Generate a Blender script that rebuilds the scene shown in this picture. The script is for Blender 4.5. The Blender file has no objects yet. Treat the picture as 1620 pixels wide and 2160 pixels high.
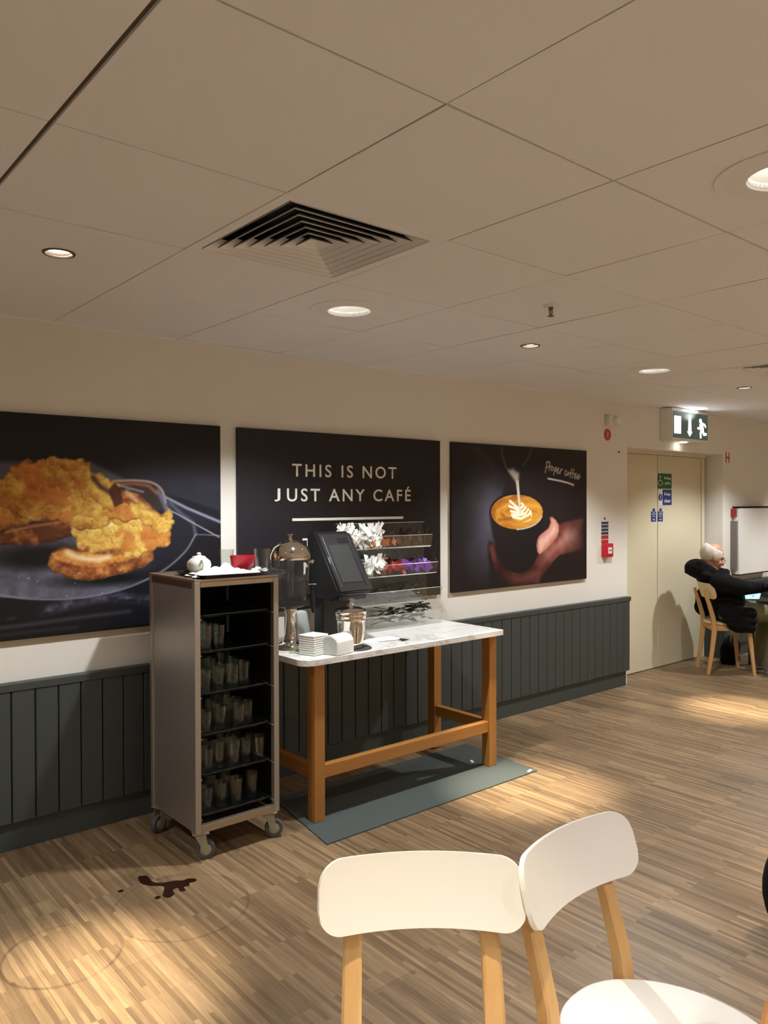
import bpy, bmesh, math, random
import numpy as np
from mathutils import Vector, Matrix
random.seed(7)
PI = math.pi
scene = bpy.context.scene
C = scene.collection

# ------------------------------------------------------------------ camera
def make_camera():
    f, yaw, pitch, roll = 1653.8, 0.70009, -0.012084, -0.002777
    fw = Vector((math.sin(yaw)*math.cos(pitch), math.cos(yaw)*math.cos(pitch), math.sin(pitch)))
    r = Vector((math.cos(yaw), -math.sin(yaw), 0)); u = r.cross(fw)
    c, s = math.cos(roll), math.sin(roll)
    r2 = r*c + u*s; u2 = u*c - r*s
    cd = bpy.data.cameras.new('camera'); cam = bpy.data.objects.new('camera', cd); C.objects.link(cam)
    cd.sensor_fit = 'VERTICAL'; cd.sensor_height = 24.0; cd.lens = f/2160*24.0
    cd.clip_start = .05; cd.clip_end = 60
    m = Matrix((r2, u2, -fw)).transposed().to_4x4(); m.translation = (0, 0, 1.52)
    cam.matrix_world = m
    scene.camera = cam
make_camera()
scene.view_settings.view_transform = 'Standard'
scene.view_settings.look = 'None'
scene.view_settings.gamma = 1
scene.cycles.transparent_max_bounces = 32
scene.view_settings.exposure = 0.30
scene.view_settings.use_curve_mapping = False
w = bpy.data.worlds.new('world'); scene.world = w; w.use_nodes = True
w.node_tree.nodes['Background'].inputs[0].default_value = (1, .8, .62, 1)
w.node_tree.nodes['Background'].inputs[1].default_value = .05

CZ = 2.342                     # ceiling height
WY = 3.694                     # main wall plane
WARM = (.93, .965, 1.0)
FLOOD = 104.0; NARROW = 350.0    # lamp powers in watts
big_spots = [(x, y) for y in (2.661, .861, -.939, -2.739) for x in (-.35, 2.05, 4.45, 6.85, 9.25)]
small_spots = [(x, y) for y in (2.661, .861, -.939) for x in (-1.55, .85, 3.25, 5.65, 8.05)]
def spot(name, loc, power, size, blend, radius, col=WARM, parent=None):
    ld = bpy.data.lights.new(name, 'SPOT'); ld.energy = power; ld.spot_size = math.radians(size)
    ld.spot_blend = blend; ld.shadow_soft_size = radius; ld.color = col
    o = bpy.data.objects.new(name, ld); C.objects.link(o); o.location = loc
    if parent: o.parent = parent; o.location = (0, 0, 0)
    return o

# ------------------------------------------------------------------ materials
def s2l(c):
    return tuple((x/12.92 if x <= .04045 else ((x+.055)/1.055)**2.4) for x in [v/255 for v in c[:3]])
def nodes(m): return m.node_tree.nodes, m.node_tree.links
def mat(name, rgb, rough=.5, metal=0, noise=.0, nscale=20, bump=0, spec=.5, emit=None, estr=0, coat=0, sheen=0):
    m = bpy.data.materials.new(name); m.use_nodes = True
    n, l = nodes(m); p = n['Principled BSDF']
    c = s2l(rgb) + (1,)
    p.inputs['Base Color'].default_value = c
    p.inputs['Roughness'].default_value = rough; p.inputs['Metallic'].default_value = metal
    p.inputs['Specular IOR Level'].default_value = spec
    p.inputs['Coat Weight'].default_value = coat
    p.inputs['Sheen Weight'].default_value = sheen
    if emit:
        p.inputs['Emission Color'].default_value = tuple(emit)+(1,); p.inputs['Emission Strength'].default_value = estr
    if noise or bump:
        tc = n.new('ShaderNodeTexCoord'); nt = n.new('ShaderNodeTexNoise')
        nt.inputs['Scale'].default_value = nscale; nt.inputs['Detail'].default_value = 4
        l.new(tc.outputs['Object'], nt.inputs['Vector'])
        if noise:
            mx = n.new('ShaderNodeMix'); mx.data_type = 'RGBA'
            mx.inputs[6].default_value = tuple(v*(1-noise) for v in c[:3])+(1,)
            mx.inputs[7].default_value = tuple(min(1, v*(1+noise)) for v in c[:3])+(1,)
            l.new(nt.outputs['Fac'], mx.inputs[0]); l.new(mx.outputs[2], p.inputs['Base Color'])
        if bump:
            b = n.new('ShaderNodeBump'); b.inputs['Strength'].default_value = bump; b.inputs['Distance'].default_value = .01
            l.new(nt.outputs['Fac'], b.inputs['Height']); l.new(b.outputs[0], p.inputs['Normal'])
    return m
def brushed(name, rgb, rough=.35, axis=2):
    m = mat(name, rgb, rough, .8); n, l = nodes(m); p = n['Principled BSDF']
    tc = n.new('ShaderNodeTexCoord'); mp = n.new('ShaderNodeMapping'); nt = n.new('ShaderNodeTexNoise')
    sc = [120, 120, 120]; sc[axis] = 2; mp.inputs['Scale'].default_value = sc
    l.new(tc.outputs['Object'], mp.inputs['Vector']); l.new(mp.outputs[0], nt.inputs['Vector']); nt.inputs['Scale'].default_value = 1
    mr = n.new('ShaderNodeMapRange'); mr.inputs[3].default_value = rough*.7; mr.inputs[4].default_value = rough*1.3
    l.new(nt.outputs['Fac'], mr.inputs[0]); l.new(mr.outputs[0], p.inputs['Roughness'])
    return m
def glass(name, tint=(.93, .95, .93), gloss=.02, edge=.27, rough=.03):
    m = bpy.data.materials.new(name); m.use_nodes = True; n, l = nodes(m); n.clear()
    out = n.new('ShaderNodeOutputMaterial'); mx = n.new('ShaderNodeMixShader'); t = n.new('ShaderNodeBsdfTransparent')
    g = n.new('ShaderNodeBsdfGlossy'); lw = n.new('ShaderNodeLayerWeight'); mr = n.new('ShaderNodeMapRange')
    t.inputs[0].default_value = tint+(1,); g.inputs['Roughness'].default_value = rough; g.inputs[0].default_value = (.95, .95, .95, 1)
    lw.inputs[0].default_value = .35
    mr.inputs[3].default_value = gloss; mr.inputs[4].default_value = edge
    l.new(lw.outputs['Facing'], mr.inputs[0]); l.new(mr.outputs[0], mx.inputs[0]); l.new(t.outputs[0], mx.inputs[1]); l.new(g.outputs[0], mx.inputs[2])
    l.new(mx.outputs[0], out.inputs[0]); return m
def wood(name, a, b, rough=.45, axis=2):
    m = mat(name, a, rough); n, l = nodes(m); p = n['Principled BSDF']
    tc = n.new('ShaderNodeTexCoord'); mp = n.new('ShaderNodeMapping'); nt = n.new('ShaderNodeTexNoise')
    sc = [60, 60, 60]; sc[axis] = 3; mp.inputs['Scale'].default_value = sc; nt.inputs['Scale'].default_value = 1; nt.inputs['Detail'].default_value = 5
    l.new(tc.outputs['Object'], mp.inputs['Vector']); l.new(mp.outputs[0], nt.inputs['Vector'])
    mx = n.new('ShaderNodeMix'); mx.data_type = 'RGBA'; mx.inputs[6].default_value = s2l(a)+(1,); mx.inputs[7].default_value = s2l(b)+(1,)
    l.new(nt.outputs['Fac'], mx.inputs[0]); l.new(mx.outputs[2], p.inputs['Base Color']); return m
def painted(name, rough=.45):
    m = bpy.data.materials.new(name); m.use_nodes = True; n, l = nodes(m); p = n['Principled BSDF']
    a = n.new('ShaderNodeAttribute'); a.attribute_name = 'print'; l.new(a.outputs['Color'], p.inputs['Base Color'])
    p.inputs['Roughness'].default_value = rough; p.inputs['Specular IOR Level'].default_value = .3
    return m

MT = {}
MT['wall'] = mat('wall_paint', (228, 223, 213), .8, noise=.02, nscale=3, bump=.03)
MT['ceil'] = mat('ceiling_tile', (236, 236, 239), .9, noise=.03, nscale=160, bump=.05)
MT['ceilgap'] = mat('ceiling_grid_metal', (92, 76, 62), .7)
MT['dado'] = mat('dado_paint', (62, 67, 64), .5, noise=.04, nscale=6)
MT['dark'] = mat('dark_metal_and_vent_shade', (14, 12, 11), .8)
MT['black'] = mat('black_plastic', (20, 20, 21), .35, noise=.05)
MT['blackgloss'] = mat('glossy_black_plastic', (42, 43, 45), .28, coat=.3)
MT['steel'] = brushed('brushed_steel', (176, 168, 158), .42)
MT['steelh'] = brushed('brushed_steel_rail', (176, 160, 142), .3, 0)
MT['chrome'] = mat('chrome', (225, 220, 212), .07, 1.0)
MT['castersteel'] = mat('zinc_plate', (170, 168, 150), .45, .7)
MT['rubber'] = mat('grey_rubber', (78, 80, 82), .6)
MT['mat'] = mat('rubber_mat_cloth', (72, 79, 76), .9, noise=.25, nscale=180, bump=.3)
MT['oak'] = wood('golden_oak', (178, 124, 60), (156, 102, 46))
MT['oakx'] = wood('golden_oak_long', (178, 124, 60), (156, 102, 46), axis=0)
MT['oaky'] = wood('golden_oak_side', (178, 124, 60), (156, 102, 46), axis=1)
MT['beech'] = wood('pale_beech', (214, 170, 112), (196, 150, 92))
MT['chairwhite'] = mat('white_laminate', (238, 232, 222), .35, noise=.01)
MT['chaircream'] = mat('cream_laminate', (226, 204, 158), .4, noise=.01)
MT['white'] = mat('white_plastic', (232, 230, 222), .4)
MT['paper'] = mat('white_paper', (246, 245, 238), .8, noise=.02, nscale=60)
MT['papergrey'] = mat('translucent_paper', (190, 194, 186), .7)
MT['china'] = mat('white_china', (238, 236, 224), .15, coat=.4)
MT['red'] = mat('red_plastic', (190, 24, 44), .35)
MT['green'] = mat('green_sign', (30, 92, 34), .4)
MT['blue'] = mat('blue_sign', (30, 60, 128), .4)
MT['navy'] = mat('navy_print', (58, 62, 84), .5)
MT['signwhite'] = mat('sign_white', (225, 222, 208), .5)
MT['door'] = mat('door_paint', (214, 204, 174), .55, noise=.015, nscale=4)
MT['frame'] = mat('frame_paint', (220, 210, 186), .5)
MT['glass'] = glass('clear_glass')
MT['acrylic'] = glass('clear_acrylic', (.965, .97, .96), .02, .22, .05)
MT['refl'] = mat('reflector', (225, 224, 218), .25, .55)
MT['led'] = mat('lamp_glow', (255, 255, 255), .5, emit=(1, .93, .82), estr=14)
MT['bulb'] = mat('bulb_glow', (255, 255, 255), .5, emit=(1, .95, .85), estr=9.0)
MT['exitlit'] = mat('exit_lit', (255, 255, 255), .5, emit=(.95, .97, 1), estr=5)
MT['exitgreen'] = mat('exit_dark_panel', (34, 44, 38), .4, emit=(.10, .14, .11), estr=.35)
MT['letter'] = mat('poster_lettering', (232, 226, 212), .6)
MT['skin'] = mat('skin', (200, 146, 122), .5, noise=.08, nscale=30)
MT['hair'] = mat('white_hair', (226, 216, 202), .8, noise=.1, nscale=80, bump=.3)
MT['coat'] = mat('black_coat', (11, 11, 12), .9, noise=.3, nscale=30, bump=.6, spec=.2)
MT['khaki'] = mat('khaki_cloth', (112, 106, 74), .9, noise=.15, nscale=20, bump=.2)
MT['shoe'] = mat('grey_shoe', (110, 104, 98), .6)
MT['screen'] = mat('phone_screen', (120, 190, 240), .3, emit=(.35, .65, 1), estr=1.3)
MT['orange'] = mat('orange_sachet', (206, 110, 40), .5)
MT['purple'] = mat('purple_sachet', (112, 58, 150), .5)
MT['redsach'] = mat('red_sachet', (176, 46, 42), .5)
MT['brownsach'] = mat('brown_sachet', (66, 40, 28), .6)
MT['silver'] = mat('silver_cutlery', (120, 116, 108), .25, 1.0)

def floor_material():
    m = bpy.data.materials.new('parquet_floor'); m.use_nodes = True; n, l = nodes(m); p = n['Principled BSDF']
    tc = n.new('ShaderNodeTexCoord'); mp = n.new('ShaderNodeMapping')
    mp.inputs['Rotation'].default_value = (0, 0, PI/2)
    l.new(tc.outputs['Object'], mp.inputs['Vector'])
    br = n.new('ShaderNodeTexBrick'); br.offset = .37; br.offset_frequency = 1; br.squash = .7; br.squash_frequency = 3
    br.inputs['Scale'].default_value = 1; br.inputs['Brick Width'].default_value = .36; br.inputs['Row Height'].default_value = .0165
    br.inputs['Mortar Size'].default_value = .0004; br.inputs['Bias'].default_value = 0
    br.inputs['Color1'].default_value = (0, 0, 0, 1); br.inputs['Color2'].default_value = (1, 1, 1, 1); br.inputs['Mortar'].default_value = (.1, .1, .1, 1)
    l.new(mp.outputs[0], br.inputs['Vector'])
    cr = n.new('ShaderNodeValToRGB'); e = cr.color_ramp.elements
    e[0].position = 0; e[0].color = s2l((112, 90, 65))+(1,); e[1].position = 1; e[1].color = s2l((156, 130, 97))+(1,)
    for pos, c in ((.3, (129, 105, 77)), (.55, (138, 113, 83)), (.8, (146, 121, 89))):
        x = cr.color_ramp.elements.new(pos); x.color = s2l(c)+(1,)
    l.new(br.outputs['Color'], cr.inputs[0])
    # wood grain along the strips and broad plank-to-plank tone
    mp2 = n.new('ShaderNodeMapping'); mp2.inputs['Scale'].default_value = (140, 7, 1); l.new(tc.outputs['Object'], mp2.inputs['Vector'])
    g = n.new('ShaderNodeTexNoise'); g.inputs['Scale'].default_value = 1; g.inputs['Detail'].default_value = 4; l.new(mp2.outputs[0], g.inputs['Vector'])
    br2 = n.new('ShaderNodeTexBrick'); br2.offset = .5; br2.inputs['Brick Width'].default_value = 1.25; br2.inputs['Row Height'].default_value = .19
    br2.inputs['Scale'].default_value = 1; br2.inputs['Mortar Size'].default_value = .001
    br2.inputs['Color1'].default_value = (.80, .80, .80, 1); br2.inputs['Color2'].default_value = (1.1, 1.1, 1.1, 1); br2.inputs['Mortar'].default_value = (.6, .6, .6, 1)
    l.new(mp.outputs[0], br2.inputs['Vector'])
    def mul(a, b, f=1.0):
        x = n.new('ShaderNodeMix'); x.data_type = 'RGBA'; x.blend_type = 'MULTIPLY'; x.inputs[0].default_value = f
        l.new(a, x.inputs[6]); l.new(b, x.inputs[7]); return x.outputs[2]
    gr = n.new('ShaderNodeMapRange'); gr.inputs[1].default_value = .3; gr.inputs[2].default_value = .7; gr.inputs[3].default_value = .78; gr.inputs[4].default_value = 1.12
    l.new(g.outputs['Fac'], gr.inputs[0])
    col = mul(cr.outputs[0], gr.outputs[0]); col = mul(col, br2.outputs['Color'])
    big = n.new('ShaderNodeTexNoise'); big.inputs['Scale'].default_value = 1.7; big.inputs['Detail'].default_value = 3; l.new(tc.outputs['Object'], big.inputs['Vector'])
    bm_ = n.new('ShaderNodeMapRange'); bm_.inputs[1].default_value = .35; bm_.inputs[2].default_value = .65; bm_.inputs[3].default_value = .86; bm_.inputs[4].default_value = 1.06
    l.new(big.outputs['Fac'], bm_.inputs[0]); col = mul(col, bm_.outputs[0])
    # scuffed circles left by wheeled furniture
    for cx, cy, r, wdt, s in ((.86, 2.71, .19, .010, .45), (1.31, 2.75, .25, .007, .35), (5.0, 2.75, .22, .01, .22), (3.95, 3.1, .16, .01, .25)):
        d = n.new('ShaderNodeVectorMath'); d.operation = 'DISTANCE'; d.inputs[1].default_value = (cx, cy, 0); l.new(tc.outputs['Object'], d.inputs[0])
        sb = n.new('ShaderNodeMath'); sb.operation = 'SUBTRACT'; l.new(d.outputs['Value'], sb.inputs[0]); sb.inputs[1].default_value = r
        ab = n.new('ShaderNodeMath'); ab.operation = 'ABSOLUTE'; l.new(sb.outputs[0], ab.inputs[0])
        mr = n.new('ShaderNodeMapRange'); mr.inputs[1].default_value = 0; mr.inputs[2].default_value = wdt; mr.inputs[3].default_value = 1-s; mr.inputs[4].default_value = 1
        l.new(ab.outputs[0], mr.inputs[0])
        nz = n.new('ShaderNodeTexNoise'); nz.inputs['Scale'].default_value = 3.1; l.new(tc.outputs['Object'], nz.inputs['Vector'])
        mz = n.new('ShaderNodeMapRange'); mz.inputs[1].default_value = .4; mz.inputs[2].default_value = .55; l.new(nz.outputs['Fac'], mz.inputs[0])
        mx = n.new('ShaderNodeMix'); mx.data_type = 'FLOAT'; l.new(mz.outputs[0], mx.inputs[0]); mx.inputs[2].default_value = 1; l.new(mr.outputs[0], mx.inputs[3])
        col = mul(col, mx.outputs[0])
    l.new(col, p.inputs['Base Color'])
    p.inputs['Roughness'].default_value = .42; p.inputs['Specular IOR Level'].default_value = .35
    b = n.new('ShaderNodeBump'); b.inputs['Strength'].default_value = .15; b.inputs['Distance'].default_value = .002
    l.new(br.outputs['Fac'], b.inputs['Height']); b.invert = True; l.new(b.outputs[0], p.inputs['Normal'])
    return m
def marble_material():
    m = mat('white_marble', (232, 230, 222), .25); n, l = nodes(m); p = n['Principled BSDF']
    tc = n.new('ShaderNodeTexCoord'); nt = n.new('ShaderNodeTexNoise'); nt.inputs['Scale'].default_value = 2.2; nt.inputs['Detail'].default_value = 6; nt.inputs['Distortion'].default_value = 1.6
    l.new(tc.outputs['Object'], nt.inputs['Vector'])
    cr = n.new('ShaderNodeValToRGB'); e = cr.color_ramp.elements
    e[0].position = .48; e[0].color = s2l((238, 236, 230))+(1,); e[1].position = .52; e[1].color = s2l((238, 236, 230))+(1,)
    x = cr.color_ramp.elements.new(.5); x.color = s2l((206, 203, 198))+(1,)
    l.new(nt.outputs['Fac'], cr.inputs[0]); l.new(cr.outputs[0], p.inputs['Base Color']); return m

# ------------------------------------------------------------------ mesh helpers
def box(bm, x0, x1, y0, y1, z0, z1, bev=0):
    vs = [bm.verts.new((x, y, z)) for x in (x0, x1) for y in (y0, y1) for z in (z0, z1)]
    fs = [bm.faces.new([vs[i] for i in q]) for q in ((0, 1, 3, 2), (4, 6, 7, 5), (0, 4, 5, 1), (2, 3, 7, 6), (0, 2, 6, 4), (1, 5, 7, 3))]
    if bev:
        es = list({e for f in fs for e in f.edges})
        bmesh.ops.bevel(bm, geom=es, offset=bev, segments=2, affect='EDGES', profile=.5)
def prism(bm, pts, axis, a, b):
    """extrude a 2-D outline along an axis; pts are the other two coordinates in xyz order"""
    def mk(p, t):
        if axis == 'x': return (t, p[0], p[1])
        if axis == 'y': return (p[0], t, p[1])
        return (p[0], p[1], t)
    A = [bm.verts.new(mk(p, a)) for p in pts]; B = [bm.verts.new(mk(p, b)) for p in pts]; n = len(pts)
    bm.faces.new(A); bm.faces.new(B[::-1])
    for i in range(n): bm.faces.new((A[i], B[i], B[(i+1) % n], A[(i+1) % n]))
def lathe(bm, prof, c=(0, 0, 0), seg=32, cap=True, M=None):
    rings = []
    for r, z in prof:
        rings.append([bm.verts.new((c[0]+max(r, 1e-5)*math.cos(2*PI*k/seg), c[1]+max(r, 1e-5)*math.sin(2*PI*k/seg), c[2]+z)) for k in range(seg)])
    for a, b in zip(rings, rings[1:]):
        for k in range(seg): bm.faces.new((a[k], a[(k+1) % seg], b[(k+1) % seg], b[k]))
    if cap:
        bm.faces.new(rings[0][::-1]); bm.faces.new(rings[-1])
    if M is not None: bmesh.ops.transform(bm, matrix=M, verts=[v for r in rings for v in r])
def frame_at(d):
    d = Vector(d).normalized(); a = Vector((0, 0, 1)) if abs(d.z) < .9 else Vector((1, 0, 0))
    u = d.cross(a).normalized(); return u, d.cross(u).normalized()
def tube(bm, pts, rads, seg=10, ell=None):
    pts = [Vector(p) for p in pts]; n = len(pts)
    if not hasattr(rads, '__len__'): rads = [rads]*n
    rings = []; u = None
    for i, p in enumerate(pts):
        d = (pts[min(i+1, n-1)]-pts[max(i-1, 0)]).normalized()
        if u is None: u, v = frame_at(d)
        else:
            u = (u-d*u.dot(d)).normalized(); v = d.cross(u)
        rings.append([bm.verts.new(p+(u*math.cos(2*PI*k/seg)+v*math.sin(2*PI*k/seg))*rads[i]) for k in range(seg)])
    for a, b in zip(rings, rings[1:]):
        for k in range(seg): bm.faces.new((a[k], a[(k+1) % seg], b[(k+1) % seg], b[k]))
    bm.faces.new(rings[0][::-1]); bm.faces.new(rings[-1])
def bar(bm, pts, w, d, side=(1, 0, 0)):
    """rectangular section swept along pts; w along side, d across; w,d may be lists"""
    pts = [Vector(p) for p in pts]; n = len(pts); side = Vector(side).normalized(); rings = []
    for i, p in enumerate(pts):
        t = (pts[min(i+1, n-1)]-pts[max(i-1, 0)]).normalized()
        s = (side-t*side.dot(t)).normalized(); q = t.cross(s)
        ww = w[i] if hasattr(w, '__len__') else w; dd = d[i] if hasattr(d, '__len__') else d
        c = .28
        oc = [(-1, -1+c), (-1+c, -1), (1-c, -1), (1, -1+c), (1, 1-c), (1-c, 1), (-1+c, 1), (-1, 1-c)]
        rings.append([bm.verts.new(p+s*a*ww/2+q*b*dd/2) for a, b in oc])
    for a, b in zip(rings, rings[1:]):
        for k in range(8): bm.faces.new((a[k], a[(k+1) % 8], b[(k+1) % 8], b[k]))
    bm.faces.new(rings[0][::-1]); bm.faces.new(rings[-1])
def sphere(bm, c, r, seg=20, rot=None):
    if not hasattr(r, '__len__'): r = (r, r, r)
    M = Matrix.Translation(c)
    if rot: M = M @ rot.to_4x4() if hasattr(rot, 'to_4x4') else M @ rot
    M = M @ Matrix.Diagonal((r[0], r[1], r[2], 1))
    bmesh.ops.create_uvsphere(bm, u_segments=seg, v_segments=max(6, seg//2), radius=1, matrix=M)
def grid_sheet(bm, fn, nu, nv, thick=0):
    V = [[bm.verts.new(fn(i/nu, j/nv)) for j in range(nv+1)] for i in range(nu+1)]
    F = [bm.faces.new((V[i][j], V[i+1][j], V[i+1][j+1], V[i][j+1])) for i in range(nu) for j in range(nv)]
    if thick:
        bm.normal_update()
        bmesh.ops.solidify(bm, geom=F, thickness=thick)
def finish(bm, name, m, parent=None, smooth=None, shift=None):
    if shift is not None:
        for v in bm.verts: v.co -= Vector(shift)
    bmesh.ops.recalc_face_normals(bm, faces=bm.faces)
    me = bpy.data.meshes.new(name); bm.to_mesh(me); bm.free()
    if smooth is not None:
        for p in me.polygons: p.use_smooth = True
        if smooth < 180:
            try: me.set_sharp_from_angle(angle=math.radians(smooth))
            except Exception: pass
    o = bpy.data.objects.new(name, me)
    for x in (m if isinstance(m, (list, tuple)) else [m]): me.materials.append(x)
    C.objects.link(o)
    if parent: o.parent = parent
    return o
def tag(o, label=None, cat=None, group=None, kind=None):
    if label: o['label'] = label
    if cat: o['category'] = cat
    if group: o['group'] = group
    if kind: o['kind'] = kind
    return o
def thing(name, label, cat, loc=(0, 0, 0), rotz=0, group=None):
    o = bpy.data.objects.new(name, None); C.objects.link(o); o.location = loc; o.rotation_euler = (0, 0, rotz)
    o.empty_display_size = .05
    return tag(o, label, cat, group)
def dup(root, loc=None, rotz=None, label=None, group=None, rot=None):
    r = root.copy(); C.objects.link(r)
    if loc is not None: r.location = loc
    if rotz is not None: r.rotation_euler = (0, 0, rotz)
    if rot is not None: r.rotation_euler = rot
    if label: r['label'] = label
    if group: r['group'] = group
    for ch in list(root.children):
        c = ch.copy(); C.objects.link(c); c.parent = r
        for g in list(ch.children):
            d = g.copy(); C.objects.link(d); d.parent = c
    return r
def struct(name, bm, m, parent=None, **k):
    o = finish(bm, name, m, parent, **k)
    if not parent: o['kind'] = 'structure'
    return o
def B(fn, *a, **k):
    bm = bmesh.new(); fn(bm, *a, **k); return bm
def remeshed(bm, voxel, smooth_it=4, fac=.6):
    """fuse overlapping volumes into one continuous surface"""
    bmesh.ops.recalc_face_normals(bm, faces=bm.faces)
    me = bpy.data.meshes.new('tmp'); bm.to_mesh(me); bm.free()
    o = bpy.data.objects.new('tmp', me); C.objects.link(o)
    r = o.modifiers.new('r', 'REMESH'); r.mode = 'VOXEL'; r.voxel_size = voxel
    s = o.modifiers.new('s', 'SMOOTH'); s.factor = fac; s.iterations = smooth_it
    dg = bpy.context.evaluated_depsgraph_get(); ev = o.evaluated_get(dg)
    nm = bpy.data.meshes.new_from_object(ev); out = bmesh.new(); out.from_mesh(nm)
    bpy.data.objects.remove(o); bpy.data.meshes.remove(me); bpy.data.meshes.remove(nm)
    return out
def text_bm(body, x0, x1, z0, z1, y, depth=.0008, bold=0.0, space=1.0):
    """lettering standing in an xz plane, facing -y, scaled to the given box"""
    cu = bpy.data.curves.new('t', 'FONT'); cu.body = body; cu.offset = bold; cu.space_character = space; cu.resolution_u = 4
    o = bpy.data.objects.new('t', cu); C.objects.link(o)
    dg = bpy.context.evaluated_depsgraph_get(); me = bpy.data.meshes.new_from_object(o.evaluated_get(dg))
    bm = bmesh.new(); bm.from_mesh(me)
    xs = [v.co.x for v in bm.verts]; ys = [v.co.y for v in bm.verts]
    ax, bx, ay, by = min(xs), max(xs), min(ys), max(ys)
    for v in bm.verts:
        X = x0+(v.co.x-ax)/(bx-ax)*(x1-x0); Z = z0+(v.co.y-ay)/(by-ay)*(z1-z0); v.co = (X, y, Z)
    bpy.data.objects.remove(o); bpy.data.curves.remove(cu); bpy.data.meshes.remove(me)
    return bm
def text_bmc(body, x0, x1, zb, cap, y, bold=0, space=1.0):
    """as text_bm but cap height and baseline are kept for words with accents or descenders"""
    bm = text_bm(body, x0, x1, 0, 1, y, bold=bold, space=space)
    ref = text_heights(body); lo, hi, ch = ref
    for v in bm.verts: v.co.z = zb+(lo+v.co.z*(hi-lo))/ch*cap
    return bm
def text_heights(body):
    def ext(s):
        cu = bpy.data.curves.new('t', 'FONT'); cu.body = s; o = bpy.data.objects.new('t', cu); C.objects.link(o)
        me = bpy.data.meshes.new_from_object(o.evaluated_get(bpy.context.evaluated_depsgraph_get()))
        ys = [v.co.y for v in me.vertices]; r = (min(ys), max(ys)); bpy.data.objects.remove(o); bpy.data.curves.remove(cu); bpy.data.meshes.remove(me); return r
    lo, hi = ext(body); return lo, hi, ext('H')[1]

# ------------------------------------------------------------------ room shell
XL, XR, YB = -4.25, 12.0, -5.0
DX0, DX1, DZ, DY = 5.765, 7.40, 1.975, 3.87         # door recess
struct('floor', B(box, XL-.3, XR+.3, YB-.3, 4.6, -.06, 0), floor_material())
bm = bmesh.new()
box(bm, XL, DX0, WY, WY+.35, 0, 2.6)
box(bm, DX0, DX1, WY, WY+.35, DZ, 2.6)
struct('wall_back', bm, MT['wall'])
bm = bmesh.new(); box(bm, DX1, XR, WY, WY+.35, 0, 2.6); struct('wall_back_right', bm, MT['wall'])
bm = bmesh.new(); box(bm, DX0-.02, DX1+.02, DY+.04, DY+.2, 0, 2.6); struct('wall_recess', bm, MT['wall'])
struct('wall_left', B(box, XL-.2, XL, YB, WY+.3, 0, 2.6), MT['wall'])
struct('wall_right', B(box, XR, XR+.2, YB, WY+.3, 0, 2.6), MT['wall'])
struct('wall_front', B(box, XL-.2, XR+.2, YB-.2, YB, 0, 2.6), MT['wall'])

# dado panelling on the long wall
def dado(name, x0, x1, ret=False):
    root = bpy.data.objects.new(name, None); C.objects.link(root); root['kind'] = 'structure'
    bm = bmesh.new(); x = x0
    g = .002
    while x < x1-1e-4:
        e = min(x+.1, x1)
        pr = [(x+g, 3.655), (x+g+.003, 3.65), (e-g-.003, 3.65), (e-g, 3.655), (e, WY), (x, WY)]
        prism(bm, pr, 'z', .125, .70); x = e
    finish(bm, 'panel_boards', MT['dado'], root)
    bm = bmesh.new(); box(bm, x0, x1+.012, 3.645, WY, .70, .735, .003); finish(bm, 'top_rail', MT['dado'], root)
    bm = bmesh.new(); box(bm, x0, x1-.03, 3.668, WY, 0, .135, .002); finish(bm, 'skirting_board', MT['dado'], root)
    return root
dado('trim_1', XL, 5.738)
dado('trim_2', DX1+.004, XR)
bm = bmesh.new(); box(bm, DX1-.035, DX1, WY-.045, DY, 0, .735, .003); struct('trim_3', bm, MT['dado'])

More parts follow.
